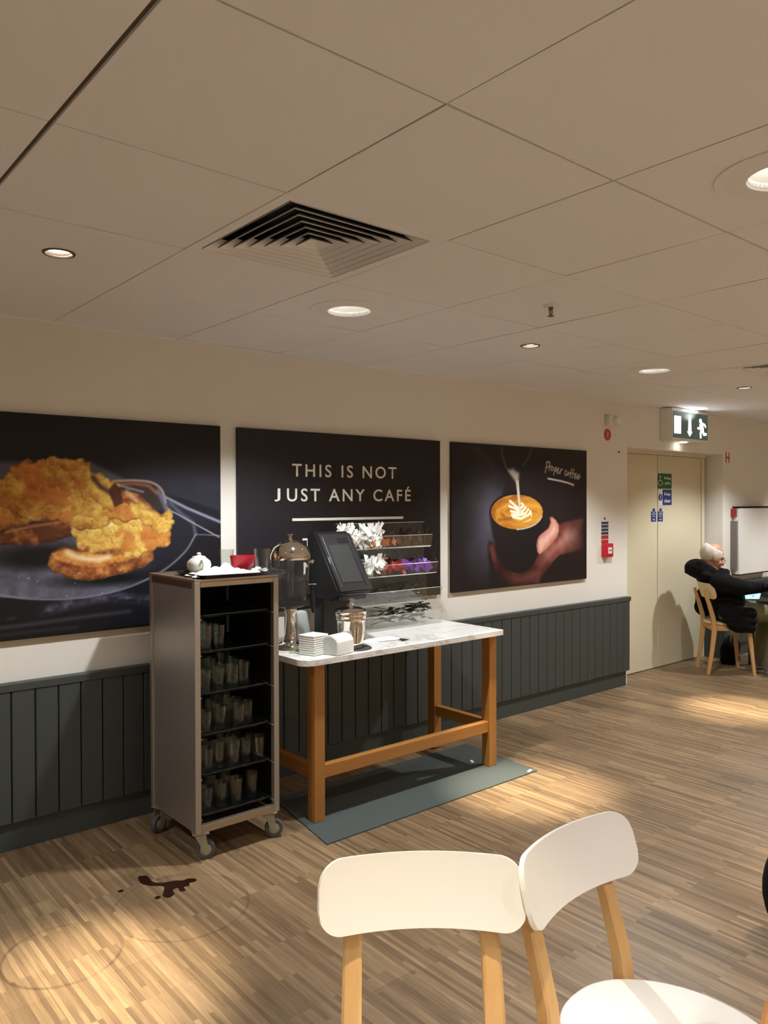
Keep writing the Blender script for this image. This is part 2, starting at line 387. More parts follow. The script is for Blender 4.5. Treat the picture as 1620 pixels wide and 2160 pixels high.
# ceiling: square tiles with shadow gaps, round openings where the downlights sit
holes = {}
def tile_index(x, y): return int(math.floor((x-.5495)/.6)), int(math.floor((y-1.1613)/.6))
for x, y in big_spots: holes[tile_index(x, y)] = .092
for x, y in small_spots: holes[tile_index(x, y)] = .040
vents = {(1, 1), (7, 1), (-5, 1)}
bm = bmesh.new(); bg = bmesh.new()
i0, i1 = tile_index(XL, 0)[0], tile_index(XR, 0)[0]; j0, j1 = tile_index(0, YB)[1], 4
random.seed(3)
gapx = lambda i: .0065 if i == 0 else (.0022 if i % 2 else .0035)
for i in range(i0, i1+1):
    for j in range(j0, j1+1):
        if (i, j) in vents: continue
        x0 = .5495+.6*i+gapx(i)/1; x1 = .5495+.6*(i+1)-gapx(i+1)/1
        y0 = 1.1613+.6*j+.0025+(.0012 if j == 0 else 0); y1 = min(1.1613+.6*(j+1)-.0022, WY-.001)
        if y1 <= y0: continue
        z = CZ; dz = [random.uniform(-.0012, .0012) for _ in range(4)]
        cor = [(x0, y0, z+dz[0]), (x1, y0, z+dz[1]), (x1, y1, z+dz[2]), (x0, y1, z+dz[3])]
        if (i, j) in holes:
            r = holes[(i, j)]; cx, cy = (x0+x1)/2, (y0+y1)/2; cx = .5495+.6*i+.3; cy = 1.1613+.6*j+.3; n = 48
            inner = [bm.verts.new((cx+r*math.cos(2*PI*k/n+PI/4), cy+r*math.sin(2*PI*k/n+PI/4), z)) for k in range(n)]
            up = [bm.verts.new((v.co.x, v.co.y, z+.012)) for v in inner]
            outer = []
            # square outline sampled to match, starting at the +x +y corner
            q = [(x1, y1), (x0, y1), (x0, y0), (x1, y0)]
            for s_ in range(4):
                a, b = q[s_], q[(s_+1) % 4]
                for k in range(n//4):
                    t = k/(n//4); outer.append(bm.verts.new((a[0]+(b[0]-a[0])*t, a[1]+(b[1]-a[1])*t, z)))
            for k in range(n):
                bm.faces.new((inner[k], inner[(k+1) % n], outer[(k+1) % n], outer[k]))
                bm.faces.new((inner[k], up[k], up[(k+1) % n], inner[(k+1) % n]))
            top = [bm.verts.new((v.co.x, v.co.y, z+.012)) for v in outer]
            for k in range(n): bm.faces.new((outer[k], outer[(k+1) % n], top[(k+1) % n], top[k]))
        else:
            a = [bm.verts.new(c) for c in cor]; b = [bm.verts.new((c[0], c[1], z+.012)) for c in cor]
            bm.faces.new(a[::-1]); 
            for k in range(4): bm.faces.new((a[k], a[(k+1) % 4], b[(k+1) % 4], b[k]))
ceil = bpy.data.objects.new('ceiling', None); C.objects.link(ceil); ceil['kind'] = 'structure'
finish(bm, 'ceiling_tiles', MT['ceil'], ceil)
bm = bmesh.new()
for i in range(i0, i1+2): box(bm, .5495+.6*i-.011, .5495+.6*i+.011, YB, WY, CZ+.008, CZ+.02)
for j in range(j0, j1+2):
    if 1.1613+.6*j < WY: box(bm, XL, XR, 1.1613+.6*j-.011, 1.1613+.6*j+.011, CZ+.0085, CZ+.0205)
finish(bm, 'ceiling_grid', MT['ceilgap'], ceil)
bm = bmesh.new(); box(bm, XL-.2, XR+.2, YB-.2, WY+.35, 2.6, 2.66); finish(bm, 'ceiling_slab', MT['dark'], ceil)
# thin shadow-line batten along the long wall
bm = bmesh.new(); box(bm, XL, DX0+1.6, WY-.014, WY, CZ-.006, CZ-.001); struct('trim_4', bm, MT['ceil'])

# ------------------------------------------------------------------ air diffusers
def diffuser(x0, y0, label):
    t = thing('air_diffuser', label, 'ceiling vent', (x0+.3, y0+.3, CZ))
    def sq(bm, r0, z0, r1, z1, th=.0015):
        A = [(-1, -1), (1, -1), (1, 1), (-1, 1)]
        a = [bm.verts.new((p*r0, q*r0, z0)) for p, q in A]; b = [bm.verts.new((p*r1, q*r1, z1)) for p, q in A]
        a2 = [bm.verts.new((p*r0, q*r0, z0+th*1.6)) for p, q in A]; b2 = [bm.verts.new((p*r1, q*r1, z1+th*1.6)) for p, q in A]
        for k in range(4):
            m_ = (k+1) % 4
            for f in ((a[k], a[m_], b[m_], b[k]), (a2[k], b2[k], b2[m_], a2[m_]), (a[k], a2[k], a2[m_], a[m_]), (b[k], b[m_], b2[m_], b2[k])): bm.faces.new(f)
    bm = bmesh.new(); sq(bm, .2985, -.003, .262, -.002, .003); bmesh.ops.translate(bm, vec=(-.003, -.003, 0), verts=bm.verts); finish(bm, 'outer_frame', MT['ceil'], t)
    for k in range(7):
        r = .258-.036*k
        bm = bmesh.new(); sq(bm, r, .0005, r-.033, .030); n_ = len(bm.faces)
        for i_, f_ in enumerate(bm.faces): f_.material_index = 0 if i_ % 4 in (0, 3) else 1  # upper vane faces coloured dark, painting in the shade between the louvres
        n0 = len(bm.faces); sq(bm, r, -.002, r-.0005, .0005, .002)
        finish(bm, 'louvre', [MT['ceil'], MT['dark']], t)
    bm = bmesh.new(); box(bm, -.29, .29, -.29, .29, .10, .105)
    for a, b, c, d in ((-.295, -.29, -.295, .295), (.29, .295, -.295, .295), (-.29, .29, -.295, -.29), (-.29, .29, .29, .295)): box(bm, a, b, c, d, .0, .10)
    finish(bm, 'duct_box', MT['dark'], t); return t
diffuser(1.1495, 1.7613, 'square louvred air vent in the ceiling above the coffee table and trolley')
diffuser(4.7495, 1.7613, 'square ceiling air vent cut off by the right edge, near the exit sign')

# ------------------------------------------------------------------ downlights
def big_light(label, loc, first=None):
    t = thing('ceiling_downlight', label, 'ceiling light', loc, group='large recessed downlights')
    bm = bmesh.new(); lathe(bm, [(.170, -.0005), (.168, -.004), (.135, -.0045), (.130, -.007), (.092, -.007), (.088, .0), (.086, .012)], seg=48, cap=False); finish(bm, 'trim_ring', MT['ceil'], t, smooth=30)
    bm = bmesh.new(); lathe(bm, [(.088, -.001), (.084, .03), (.072, .07), (.050, .10), (.002, .112)], seg=40, cap=False); finish(bm, 'reflector', MT['refl'], t, smooth=180)
    bm = bmesh.new(); tube(bm, [(-.05, .02, .055), (.0, .025, .05), (.052, .012, .055)], .011, 10); finish(bm, 'bulb', MT['bulb'], t, smooth=180)
    return t
names = {(2.05, 2.661): 'large recessed ceiling downlight above the marble-topped table', (4.45, 2.661): 'large recessed ceiling downlight near the exit sign',
         (2.05, .861): 'large recessed ceiling downlight cut by the right edge of the picture'}
first = None
for (x, y) in big_spots:
    if (x, y) in names or y > 0:
        lab = names.get((x, y), 'large recessed ceiling downlight further along its row')
        if first is None: first = big_light(lab, (x, y, CZ)); o = first
        else: o = dup(first, (x, y, CZ), label=lab)
        if (x, y) in names: del o['group']
    spot('downlight_or_bounce_lamp', (x, y, CZ-.012), FLOOD*((1 if x > 0 else .6) if y > 2 else .25 if y > 0 else .85 if y > -2 else 2.8), 126, .45, .035)  # rearmost row is unseen, added extra strong to bounce light onto the ceiling
snames = {(.85, 2.661): 'small bright spotlight in the ceiling at far left', (3.25, 2.661): 'small bright spotlight in the ceiling below the sprinkler head',
          (5.65, 2.661): 'small bright spotlight in the ceiling above the exit sign'}
first = None
for (x, y) in small_spots:
    if (x, y) in snames or y > 0:
        lab = snames.get((x, y), 'small recessed ceiling spotlight further along its row')
        if first is None:
            first = thing('ceiling_spotlight', lab, 'ceiling light', (x, y, CZ), group='small recessed spotlights'); o = first
            bm = bmesh.new(); lathe(bm, [(.052, -.0005), (.050, -.004), (.043, -.004), (.038, .004), (.037, .014)], seg=36, cap=False); finish(bm, 'trim_ring', MT['ceilgap'], first, smooth=30)
            bm = bmesh.new(); lathe(bm, [(.0375, .010), (.0375, .012)], seg=36); finish(bm, 'lens', MT['led'], first)
        else: o = dup(first, (x, y, CZ), label=lab)
        if (x, y) in snames: del o['group']
    spot('spotlight_lamp', (x, y, CZ-.010), NARROW*(1.6 if y > 2 else .40 if y > 0 else .3), 27 if y > 2 else 44, 1.0, .02, (1, .88, .68)).rotation_euler = (math.radians(-5) if y > 2 and x < 1 else 0, 0, 0)

# sprinkler head
t = thing('sprinkler_head', 'small metal fire sprinkler head hanging from the ceiling', 'sprinkler', (2.65, 2.061, CZ))
bm = bmesh.new(); lathe(bm, [(.032, -.001), (.030, -.006), (.016, -.009), (.010, -.009)], seg=28); finish(bm, 'escutcheon', MT['ceil'], t, smooth=30)
brass = mat('sprinkler_bronze', (128, 104, 78), .35, .9)
bm = bmesh.new(); lathe(bm, [(.010, -.008), (.010, -.02), (.006, -.022)], seg=16)
tube(bm, [(.009, 0, -.018), (.011, 0, -.032), (.003, 0, -.044)], .0018, 8); tube(bm, [(-.009, 0, -.018), (-.011, 0, -.032), (-.003, 0, -.044)], .0018, 8)
tube(bm, [(0, 0, -.02), (0, 0, -.045)], .0022, 8)
finish(bm, 'body', brass, t, smooth=30)
bm = bmesh.new(); lathe(bm, [(.014, -.045), (.014, -.0465)], seg=20); finish(bm, 'deflector', brass, t)

# ------------------------------------------------------------------ double doors in the recess
def door(name, x0, x1):
    r = bpy.data.objects.new(name, None); C.objects.link(r); r['kind'] = 'structure'; r.location = (x0, DY, 0)
    bm = bmesh.new(); box(bm, x0+.003, x1-.003, DY, DY+.04, .006, 1.945, .002); finish(bm, 'leaf', MT['door'], r, shift=r.location)
    return r
door('door_1', 5.785, 6.53)
door('door_2', 6.532, 7.315)
bm = bmesh.new()
box(bm, DX0, DX1, DY-.012, DY+.04, 1.948, DZ, .002); box(bm, DX0, 5.783, DY-.012, DY+.04, 0, 1.948); box(bm, 7.317, DX1-.036, DY-.012, DY+.04, 0, 1.948, .002)
struct('trim_5', bm, MT['frame'])

# ------------------------------------------------------------------ signs and wall fittings
def flat_sign(name, label, cat, x0, x1, z0, z1, y, m, edge=None, th=.003):
    t = thing(name, label, cat, ((x0+x1)/2, y, z0))
    bm = bmesh.new(); box(bm, x0, x1, y-th, y, z0, z1, .0006); finish(bm, 'plate', m, t, shift=t.location)
    return t
def addtext(t, body, x0, x1, z0, z1, y, m, bold=.0, name='lettering'):
    o = finish(text_bm(body, x0, x1, z0, z1, y, bold=bold), name, m, t, shift=t.location); return o
# exit box
ex0, ex1, ey = 6.27, 6.886, 3.574
t = thing('exit_sign', 'lit green emergency exit box sign above the doors with running man and arrow', 'exit sign', ((ex0+ex1)/2, WY, 2.05))
bm = bmesh.new(); box(bm, ex0, ex1, ey+.004, WY, 2.052, 2.336, .004); finish(bm, 'housing', MT['white'], t, shift=t.location)
bm = bmesh.new(); box(bm, ex0+.012, ex1-.012, ey-.001, ey+.006, 2.078, 2.308, .001); finish(bm, 'sign_panel', MT['exitgreen'], t, shift=t.location)
yy = ey-.0025
bm = bmesh.new(); box(bm, ex0+.025, ex0+.135, yy, yy+.001, 2.115, 2.265); finish(bm, 'door_symbol', MT['exitlit'], t, shift=t.location)
bm = bmesh.new(); cx = ex0+.285
prism(bm, [(cx-.020, 2.262), (cx-.024, 2.14), (cx-.042, 2.14), (cx, 2.098), (cx+.042, 2.14), (cx+.024, 2.14), (cx+.020, 2.262)], 'y', yy, yy+.001); finish(bm, 'arrow_symbol', MT['exitlit'], t, shift=t.location)
bm = bmesh.new(); cx = ex0+.475
lathe(bm, [(.021, 0), (.021, .001)], seg=20, M=Matrix.Translation((cx-.002, yy+.001, 2.245)) @ Matrix.Rotation(PI/2, 4, 'X'))
def limb(p, q, w0, w1):
    d = Vector((q[0]-p[0], q[1]-p[1])); n = Vector((-d.y, d.x)).normalized()
    prism(bm, [(p[0]+n.x*w0, p[1]+n.y*w0), (q[0]+n.x*w1, q[1]+n.y*w1), (q[0]-n.x*w1, q[1]-n.y*w1), (p[0]-n.x*w0, p[1]-n.y*w0)], 'y', yy, yy+.001)
limb((cx+.005, 2.225), (cx+.035, 2.165), .028, .022)
limb((cx+.02, 2.225), (cx+.075, 2.215), .010, .009); limb((cx+.070, 2.220), (cx+.090, 2.195), .009, .008)
limb((cx+.0, 2.205), (cx-.022, 2.172), .010, .009); limb((cx-.020, 2.176), (cx-.055, 2.180), .009, .008)
limb((cx+.03, 2.17), (cx+.062, 2.125), .015, .012); limb((cx+.05, 2.128), (cx+.105, 2.132), .011, .010)
limb((cx+.02, 2.17), (cx+.002, 2.140), .014, .012); limb((cx+.0, 2.145), (cx+.004, 2.092), .012, .010)
finish(bm, 'running_man_symbol', MT['exitlit'], t, shift=t.location)
bm = bmesh.new(); lathe(bm, [(.03, -.006), (.034, 0)], (6.55, 3.63, 2.052), 24); finish(bm, 'downward_lamp', MT['led'], t, shift=t.location)
spot('exit_glow', (6.62, 3.52, 2.27), 3.5, 150, .9, .03, (.95, 1, .92)).rotation_euler = (math.radians(150), 0, math.radians(35))

# detector box and round red disc
t = thing('alarm_sounder', 'small white alarm sounder on the wall over a round red disc', 'alarm', (5.50, WY, 2.14))
bm = bmesh.new(); box(bm, 5.44, 5.54, WY-.05, WY, 2.135, 2.215, .008); finish(bm, 'base', MT['wall'], t, shift=t.location, smooth=40)
bm = bmesh.new(); lathe(bm, [(.040, 0), (.040, .022), (.030, .040), (.002, .046)], seg=28, M=Matrix.Translation((5.515, WY-.048, 2.172)) @ Matrix.Rotation(PI/2, 4, 'X')); finish(bm, 'dome', MT['white'], t, shift=t.location, smooth=40)
t = thing('fire_disc', 'round red fire safety disc on the wall under the sounder', 'sign', (5.478, WY, 2.02))
bm = bmesh.new(); lathe(bm, [(.047, 0), (.047, .004)], seg=36, M=Matrix.Translation((5.478, WY, 2.064)) @ Matrix.Rotation(PI/2, 4, 'X')); finish(bm, 'plate', mat('faded_red', (196, 66, 50), .5), t, shift=t.location)
bm = bmesh.new(); tube(bm, [(5.474, WY-.005, 2.045), (5.474, WY-.005, 2.085), (5.490, WY-.005, 2.075)], .004, 6); finish(bm, 'symbol', MT['signwhite'], t, shift=t.location)
bm = bmesh.new(); lathe(bm, [(.008, 0), (.007, .006)], seg=16, M=Matrix.Translation((5.64, WY, 1.931)) @ Matrix.Rotation(PI/2, 4, 'X'))
o = finish(bm, 'wall_plug', MT['brownsach'], None); tag(o, 'tiny brown plug in the wall left of the door corner', 'wall plug')

# fire action notice: stacked blue and red text bands on white
t = thing('fire_notice', 'narrow white notice with blue and red bands of text above the call point', 'notice', (5.44, WY, 1.18))
bm = bmesh.new(); box(bm, 5.385, 5.495, WY-.003, WY, 1.165, 1.405, .0006); finish(bm, 'sheet', MT['signwhite'], t, shift=t.location)
z = 1.36; k = 0
for h, mm in ((.020, 'navy'), (.022, 'navy'), (.022, 'navy'), (.022, 'navy'), (.030, 'redsach'), (.028, 'redsach')):
    bm = bmesh.new(); box(bm, 5.392, 5.488, WY-.0042, WY-.003, z-h, z); finish(bm, 'text_band', MT[mm], t, shift=t.location); z -= h+.006
bm = bmesh.new(); lathe(bm, [(.010, 0), (.010, .002)], seg=20, M=Matrix.Translation((5.438, WY-.003, 1.385)) @ Matrix.Rotation(PI/2, 4, 'X')); finish(bm, 'roundel', MT['navy'], t, shift=t.location)
t = thing('fire_call_point', 'red break-glass fire call point on the wall left of the doors', 'fire alarm', (5.45, WY, 1.08))
bm = bmesh.new(); box(bm, 5.395, 5.50, WY-.045, WY, 1.075, 1.185, .006); finish(bm, 'housing', MT['red'], t, shift=t.location, smooth=40)
bm = bmesh.new(); box(bm, 5.425, 5.475, WY-.047, WY-.045, 1.105, 1.155); finish(bm, 'glass_plate', MT['signwhite'], t, shift=t.location)
bm = bmesh.new(); box(bm, 5.435, 5.465, WY-.0485, WY-.047, 1.127, 1.134); finish(bm, 'press_mark', MT['black'], t, shift=t.location)

# stickers on the doors
t = flat_sign('refuge_sign', 'green refuge point sign with wheelchair symbol on the right door', 'sign', 6.535, 6.768, 1.641, 1.78, DY, MT['green'])
yy = DY-.004
addtext(t, 'Refuge', 6.635, 6.752, 1.720, 1.752, yy, MT['signwhite'], .02)
addtext(t, 'point', 6.65, 6.74, 1.672, 1.706, yy, MT['signwhite'], .02)
bm = bmesh.new()
def stroke3(bm, pts, r, y): tube(bm, [(p[0], y, p[1]) for p in pts], r, 6)
lathe(bm, [(.009, 0), (.009, .001)], seg=14, M=Matrix.Translation((6.568, yy+.0005, 1.752)) @ Matrix.Rotation(PI/2, 4, 'X'))
stroke3(bm, [(6.570, 1.742), (6.572, 1.715), (6.595, 1.713), (6.608, 1.685), (6.620, 1.690)], .0035, yy)
stroke3(bm, [(6.570+.03*math.cos(a), 1.693+.024*math.sin(a)) for a in [math.radians(110+k*20) for k in range(12)]], .003, yy)
finish(bm, 'wheelchair_symbol', MT['signwhite'], t, shift=t.location)
t = flat_sign('keep_clear_sign', 'blue and white keep clear sign below the green refuge sign', 'sign', 6.535, 6.768, 1.488, 1.634, DY, MT['signwhite'])
bm = bmesh.new(); box(bm, 6.61, 6.766, DY-.0045, DY-.003, 1.490, 1.632); finish(bm, 'blue_field', MT['blue'], t, shift=t.location)
addtext(t, 'Keep', 6.635, 6.742, 1.570, 1.606, DY-.0055, MT['signwhite'], .02)
addtext(t, 'clear', 6.635, 6.748, 1.512, 1.548, DY-.0055, MT['signwhite'], .02)
bm = bmesh.new(); lathe(bm, [(.032, 0), (.032, .0012)], seg=28, M=Matrix.Translation((6.573, DY-.003, 1.561)) @ Matrix.Rotation(PI/2, 4, 'X')); finish(bm, 'roundel', MT['blue'], t, shift=t.location)
addtext(t, '!', 6.568, 6.578, 1.540, 1.582, DY-.0055, MT['signwhite'], .04, 'mark')
for k, (x, lab) in enumerate(((6.42, 'blue fire door tag on the left door'), (6.535, 'blue fire door tag on the right door, under the keep clear sign'))):
    t = flat_sign('fire_door_tag', lab, 'sign', x, x+.082, 1.34, 1.432, DY, MT['blue'])
    bm = bmesh.new(); lathe(bm, [(.024, 0), (.024, .002)], seg=24, M=Matrix.Translation((x+.041, DY-.002, 1.444)) @ Matrix.Rotation(PI/2, 4, 'X')); finish(bm, 'rim', MT['signwhite'], t, shift=t.location)
    bm = bmesh.new(); lathe(bm, [(.019, 0), (.019, .002)], seg=24, M=Matrix.Translation((x+.041, DY-.0035, 1.444)) @ Matrix.Rotation(PI/2, 4, 'X')); finish(bm, 'roundel', MT['blue'], t, shift=t.location)
    addtext(t, 'Fire door', x+.010, x+.072, 1.402, 1.416, DY-.004, MT['signwhite'], .03)
    addtext(t, 'keep', x+.022, x+.060, 1.380, 1.393, DY-.004, MT['signwhite'], .03)
    addtext(t, 'shut', x+.022, x+.060, 1.352, 1.367, DY-.004, MT['signwhite'], .03)

# H marker and wall cabinet beyond the doors
t = thing('hydrant_marker', 'faded red letter H marker on the wall right of the doors', 'sign', (7.49, WY, 1.91))
addtext(t, 'H', 7.455, 7.53, 1.90, 1.998, WY-.003, mat('faded_red_print', (178, 84, 70), .6), .02)
t = thing('wall_cabinet', 'white wall cabinet with dark top edge behind the seated man', 'cabinet', (7.93, WY, .80))
bm = bmesh.new(); box(bm, 7.60, 8.27, WY-.07, WY, .805, 1.455, .003); finish(bm, 'door', MT['white'], t, shift=t.location)
bm = bmesh.new(); box(bm, 7.555, 7.598, WY-.055, WY, .85, 1.33, .002); finish(bm, 'side_channel', mat('grey_channel', (112, 104, 98), .5), t, shift=t.location)
bm = bmesh.new(); box(bm, 7.595, 8.28, WY-.074, WY, 1.456, 1.472); box(bm, 7.595, 8.28, WY-.074, WY, .795, .805); finish(bm, 'edge_strip', MT['dark'], t, shift=t.location)
bm = bmesh.new(); box(bm, 7.560, 7.590, WY-.05, WY, 1.37, 1.45, .002); finish(bm, 'latch_block', mat('dull_red', (150, 44, 44), .5), t, shift=t.location)['label'] = 'red latch block'

# ------------------------------------------------------------------ posters
P1={'plate': [(0.425, 0.424), (0.459, 0.386), (0.424, 0.332), (0.26, 0.335), (0.259, 0.217), (0.538, 0.18), (0.721, 0.165), (0.916, 0.179), (1.126, 0.239), (1.275, 0.343), (1.345, 0.433), (1.341, 0.476), (1.277, 0.534), (1.187, 0.633), (1.129, 0.674), (0.988, 0.706), (0.815, 0.788)], 'rim': [(0.423, 0.204), (0.538, 0.178), (0.721, 0.163), (0.916, 0.179), (1.055, 0.216), (1.185, 0.274), (1.291, 0.357), (1.347, 0.44)], 'cup_rim': [(0.933, 0.705), (1.03, 0.71), (1.115, 0.701), (1.165, 0.667), (1.187, 0.605)], 'toast1': [(0.261, 0.424), (0.425, 0.408), (0.57, 0.412), (0.692, 0.439), (0.761, 0.457), (0.761, 0.515), (0.674, 0.536), (0.571, 0.518), (0.426, 0.484), (0.262, 0.477)], 'toast2': [(0.626, 0.321), (0.636, 0.372), (0.691, 0.407), (0.851, 0.395), (1.056, 0.366), (1.109, 0.399), (1.12, 0.322), (1.027, 0.279), (0.964, 0.256), (0.817, 0.246), (0.709, 0.259), (0.678, 0.28), (0.647, 0.276)], 'toast2top': [(0.648, 0.365), (0.704, 0.394), (0.76, 0.379), (0.918, 0.359), (1.034, 0.347), (0.972, 0.323), (0.851, 0.309), (0.722, 0.323), (0.66, 0.339)], 'toast3': [(0.954, 0.665), (1.016, 0.659), (1.072, 0.625), (1.15, 0.549), (1.092, 0.523), (1.022, 0.578), (0.96, 0.632)], 'egg1': [(0.263, 0.677), (0.427, 0.697), (0.461, 0.716), (0.479, 0.754), (0.531, 0.767), (0.602, 0.769), (0.627, 0.783), (0.663, 0.8), (0.713, 0.804), (0.763, 0.793), (0.815, 0.792), (0.815, 0.749), (0.84, 0.724), (0.907, 0.711), (0.94, 0.685), (0.92, 0.645), (0.974, 0.605), (1.057, 0.591), (1.099, 0.543), (1.202, 0.549), (1.224, 0.507), (1.194, 0.465), (1.149, 0.446), (1.106, 0.495), (1.043, 0.523), (0.987, 0.504), (0.919, 0.532), (0.878, 0.513), (0.813, 0.481), (0.761, 0.483), (0.711, 0.509), (0.661, 0.536), (0.601, 0.549), (0.541, 0.525), (0.426, 0.491), (0.262, 0.489)], 'egg2': [(0.761, 0.515), (0.892, 0.532), (1.114, 0.515), (1.194, 0.458), (1.193, 0.402), (1.12, 0.378), (1.056, 0.36), (0.986, 0.363), (0.904, 0.393), (0.812, 0.39), (0.761, 0.418), (0.748, 0.463)], 'knife1': [(1.18, 0.647), (1.18, 0.626), (1.48, 0.502), (1.481, 0.568)], 'knife2': [(1.187, 0.577), (1.48, 0.422), (1.48, 0.429), (1.202, 0.577)], 'cloth': [(0.423, 0.149), (0.422, 0.088), (0.597, 0.109), (0.758, 0.1), (0.956, 0.069), (0.984, 0.106), (1.097, 0.124), (1.096, 0.014), (1.273, 0.024), (1.351, 0.103), (1.054, 0.093), (0.784, 0.111)]}
P2={'jacket': [(0.019, 0.969), (0.19, 0.976), (0.389, 0.882), (0.534, 0.802), (0.523, 0.739), (0.492, 0.641), (0.388, 0.572), (0.368, 0.503), (0.398, 0.365), (0.419, 0.316), (0.347, 0.312), (0.347, 0.023), (0.017, 0.02)], 'arm': [(0.161, 0.982), (0.259, 0.979), (0.45, 0.849), (0.389, 0.861), (0.249, 0.918)], 'coffee': [(0.947, 0.527), (0.936, 0.493), (0.906, 0.463), (0.859, 0.437), (0.797, 0.419), (0.727, 0.408), (0.653, 0.405), (0.58, 0.411), (0.513, 0.425), (0.457, 0.445), (0.414, 0.471), (0.387, 0.501), (0.378, 0.532), (0.387, 0.563), (0.414, 0.592), (0.457, 0.617), (0.513, 0.637), (0.58, 0.649), (0.653, 0.654), (0.727, 0.65), (0.797, 0.638), (0.859, 0.617), (0.906, 0.591), (0.936, 0.56)], 'cup': [(0.373, 0.531), (0.388, 0.462), (0.429, 0.295), (0.47, 0.203), (0.554, 0.121), (0.705, 0.091), (0.816, 0.135), (0.873, 0.212), (0.896, 0.35), (0.959, 0.496), (0.862, 0.424), (0.64, 0.404), (0.47, 0.433)], 'palm': [(0.342, 0.312), (0.419, 0.309), (0.429, 0.267), (0.47, 0.196), (0.554, 0.121), (0.705, 0.084), (0.816, 0.128), (0.873, 0.212), (0.977, 0.259), (1.095, 0.329), (1.131, 0.418), (1.443, 0.474), (1.443, 0.225), (1.143, 0.2), (1.047, 0.145), (0.965, 0.076), (0.896, 0.014), (0.596, 0.006), (0.48, 0.063), (0.398, 0.158), (0.378, 0.242)], 'thumb': [(0.879, 0.329), (0.93, 0.364), (1.035, 0.405), (1.059, 0.457), (1.0, 0.473), (1.047, 0.491), (1.119, 0.448), (1.131, 0.373), (1.083, 0.3), (0.977, 0.245), (0.907, 0.214), (0.873, 0.278)], 'nail': [(0.896, 0.314), (0.93, 0.335), (0.959, 0.319), (0.953, 0.268), (0.919, 0.232), (0.902, 0.277)], 'stream': [(0.64, 0.755), (0.673, 0.756), (0.7, 0.513), (0.681, 0.514)], 'jug': [(0.492, 0.983), (0.5, 0.92), (0.534, 0.851), (0.587, 0.804), (0.64, 0.755), (0.673, 0.77), (0.684, 0.82), (0.728, 0.871), (0.783, 0.923), (0.817, 0.989)], 'jugpour': [(0.555, 0.824), (0.608, 0.839), (0.678, 0.806), (0.673, 0.756), (0.64, 0.745), (0.603, 0.776)], 'shine': [(0.744, 0.455), (0.805, 0.469), (0.822, 0.519), (0.783, 0.548), (0.816, 0.483), (0.772, 0.466), (0.716, 0.452)]}
P2S={'jugl': [(0.492, 0.979), (0.5, 0.92), (0.534, 0.851), (0.587, 0.804)], 'jugr': [(0.817, 0.989), (0.783, 0.923), (0.717, 0.864)], 'leaf': [[(0.576, 0.61), (0.629, 0.578), (0.684, 0.549)], [(0.57, 0.571), (0.629, 0.557), (0.684, 0.535)], [(0.586, 0.536), (0.64, 0.528), (0.694, 0.521)], [(0.597, 0.511), (0.673, 0.507), (0.727, 0.517)], [(0.705, 0.592), (0.727, 0.577), (0.694, 0.556)], [(0.75, 0.563), (0.727, 0.542), (0.694, 0.528)], [(0.777, 0.548), (0.749, 0.52), (0.7, 0.51)], [(0.608, 0.497), (0.694, 0.481), (0.783, 0.509), (0.805, 0.534)]]}
HW=[[(0.973, 0.818), (0.984, 0.859), (0.997, 0.893)], [(0.984, 0.893), (1.006, 0.901), (1.029, 0.894), (1.027, 0.877), (1.006, 0.86), (0.984, 0.851)], [(1.018, 0.834), (1.029, 0.866), (1.024, 0.857), (1.047, 0.869)], [(1.056, 0.864), (1.042, 0.844), (1.051, 0.832), (1.07, 0.847), (1.063, 0.864), (1.056, 0.864)], [(1.072, 0.802), (1.092, 0.859)], [(1.085, 0.853), (1.106, 0.859), (1.102, 0.839), (1.083, 0.83)], [(1.106, 0.828), (1.129, 0.837), (1.134, 0.857), (1.115, 0.845), (1.111, 0.82), (1.129, 0.814), (1.148, 0.829)], [(1.15, 0.816), (1.161, 0.849), (1.157, 0.835), (1.182, 0.85)], [(1.232, 0.837), (1.217, 0.839), (1.206, 0.819), (1.213, 0.8), (1.236, 0.814)], [(1.248, 0.828), (1.234, 0.814), (1.241, 0.802), (1.26, 0.814), (1.253, 0.829)], [(1.3, 0.856), (1.288, 0.847), (1.269, 0.785)], [(1.327, 0.851), (1.312, 0.839), (1.296, 0.783)], [(1.265, 0.82), (1.322, 0.82)], [(1.322, 0.795), (1.346, 0.804), (1.351, 0.822), (1.332, 0.813), (1.322, 0.792), (1.336, 0.779), (1.361, 0.796)], [(1.361, 0.787), (1.385, 0.796), (1.39, 0.814), (1.368, 0.805), (1.358, 0.784), (1.375, 0.773), (1.404, 0.8)]]
UL=[(1.006, 0.775), (1.056, 0.769), (1.148, 0.76), (1.241, 0.747), (1.317, 0.731)]
THUMB=[(0.879, 0.325), (0.902, 0.354), (0.953, 0.378), (1.012, 0.406), (1.035, 0.45), (1.024, 0.484), (1.053, 0.491), (1.101, 0.464), (1.133, 0.429), (1.137, 0.381), (1.113, 0.336), (1.071, 0.3), (0.988, 0.251), (0.942, 0.228), (0.907, 0.214), (0.884, 0.232), (0.871, 0.278)]
PALM=[(0.342, 0.312), (0.388, 0.321), (0.419, 0.309), (0.424, 0.267), (0.46, 0.203), (0.501, 0.152), (0.575, 0.113), (0.705, 0.088), (0.783, 0.108), (0.844, 0.155), (0.884, 0.205), (0.977, 0.259), (1.059, 0.316), (1.113, 0.374), (1.125, 0.43), (1.216, 0.45), (1.443, 0.477), (1.443, 0.225), (1.278, 0.215), (1.143, 0.2), (1.071, 0.159), (1.0, 0.103), (0.953, 0.061), (0.901, 0.006), (0.749, 0.002), (0.596, 0.006), (0.522, 0.039), (0.47, 0.077), (0.418, 0.136), (0.388, 0.2), (0.376, 0.242), (0.357, 0.27)]
def hashgrid(seed, n=64): return np.random.RandomState(seed).rand(n, n)
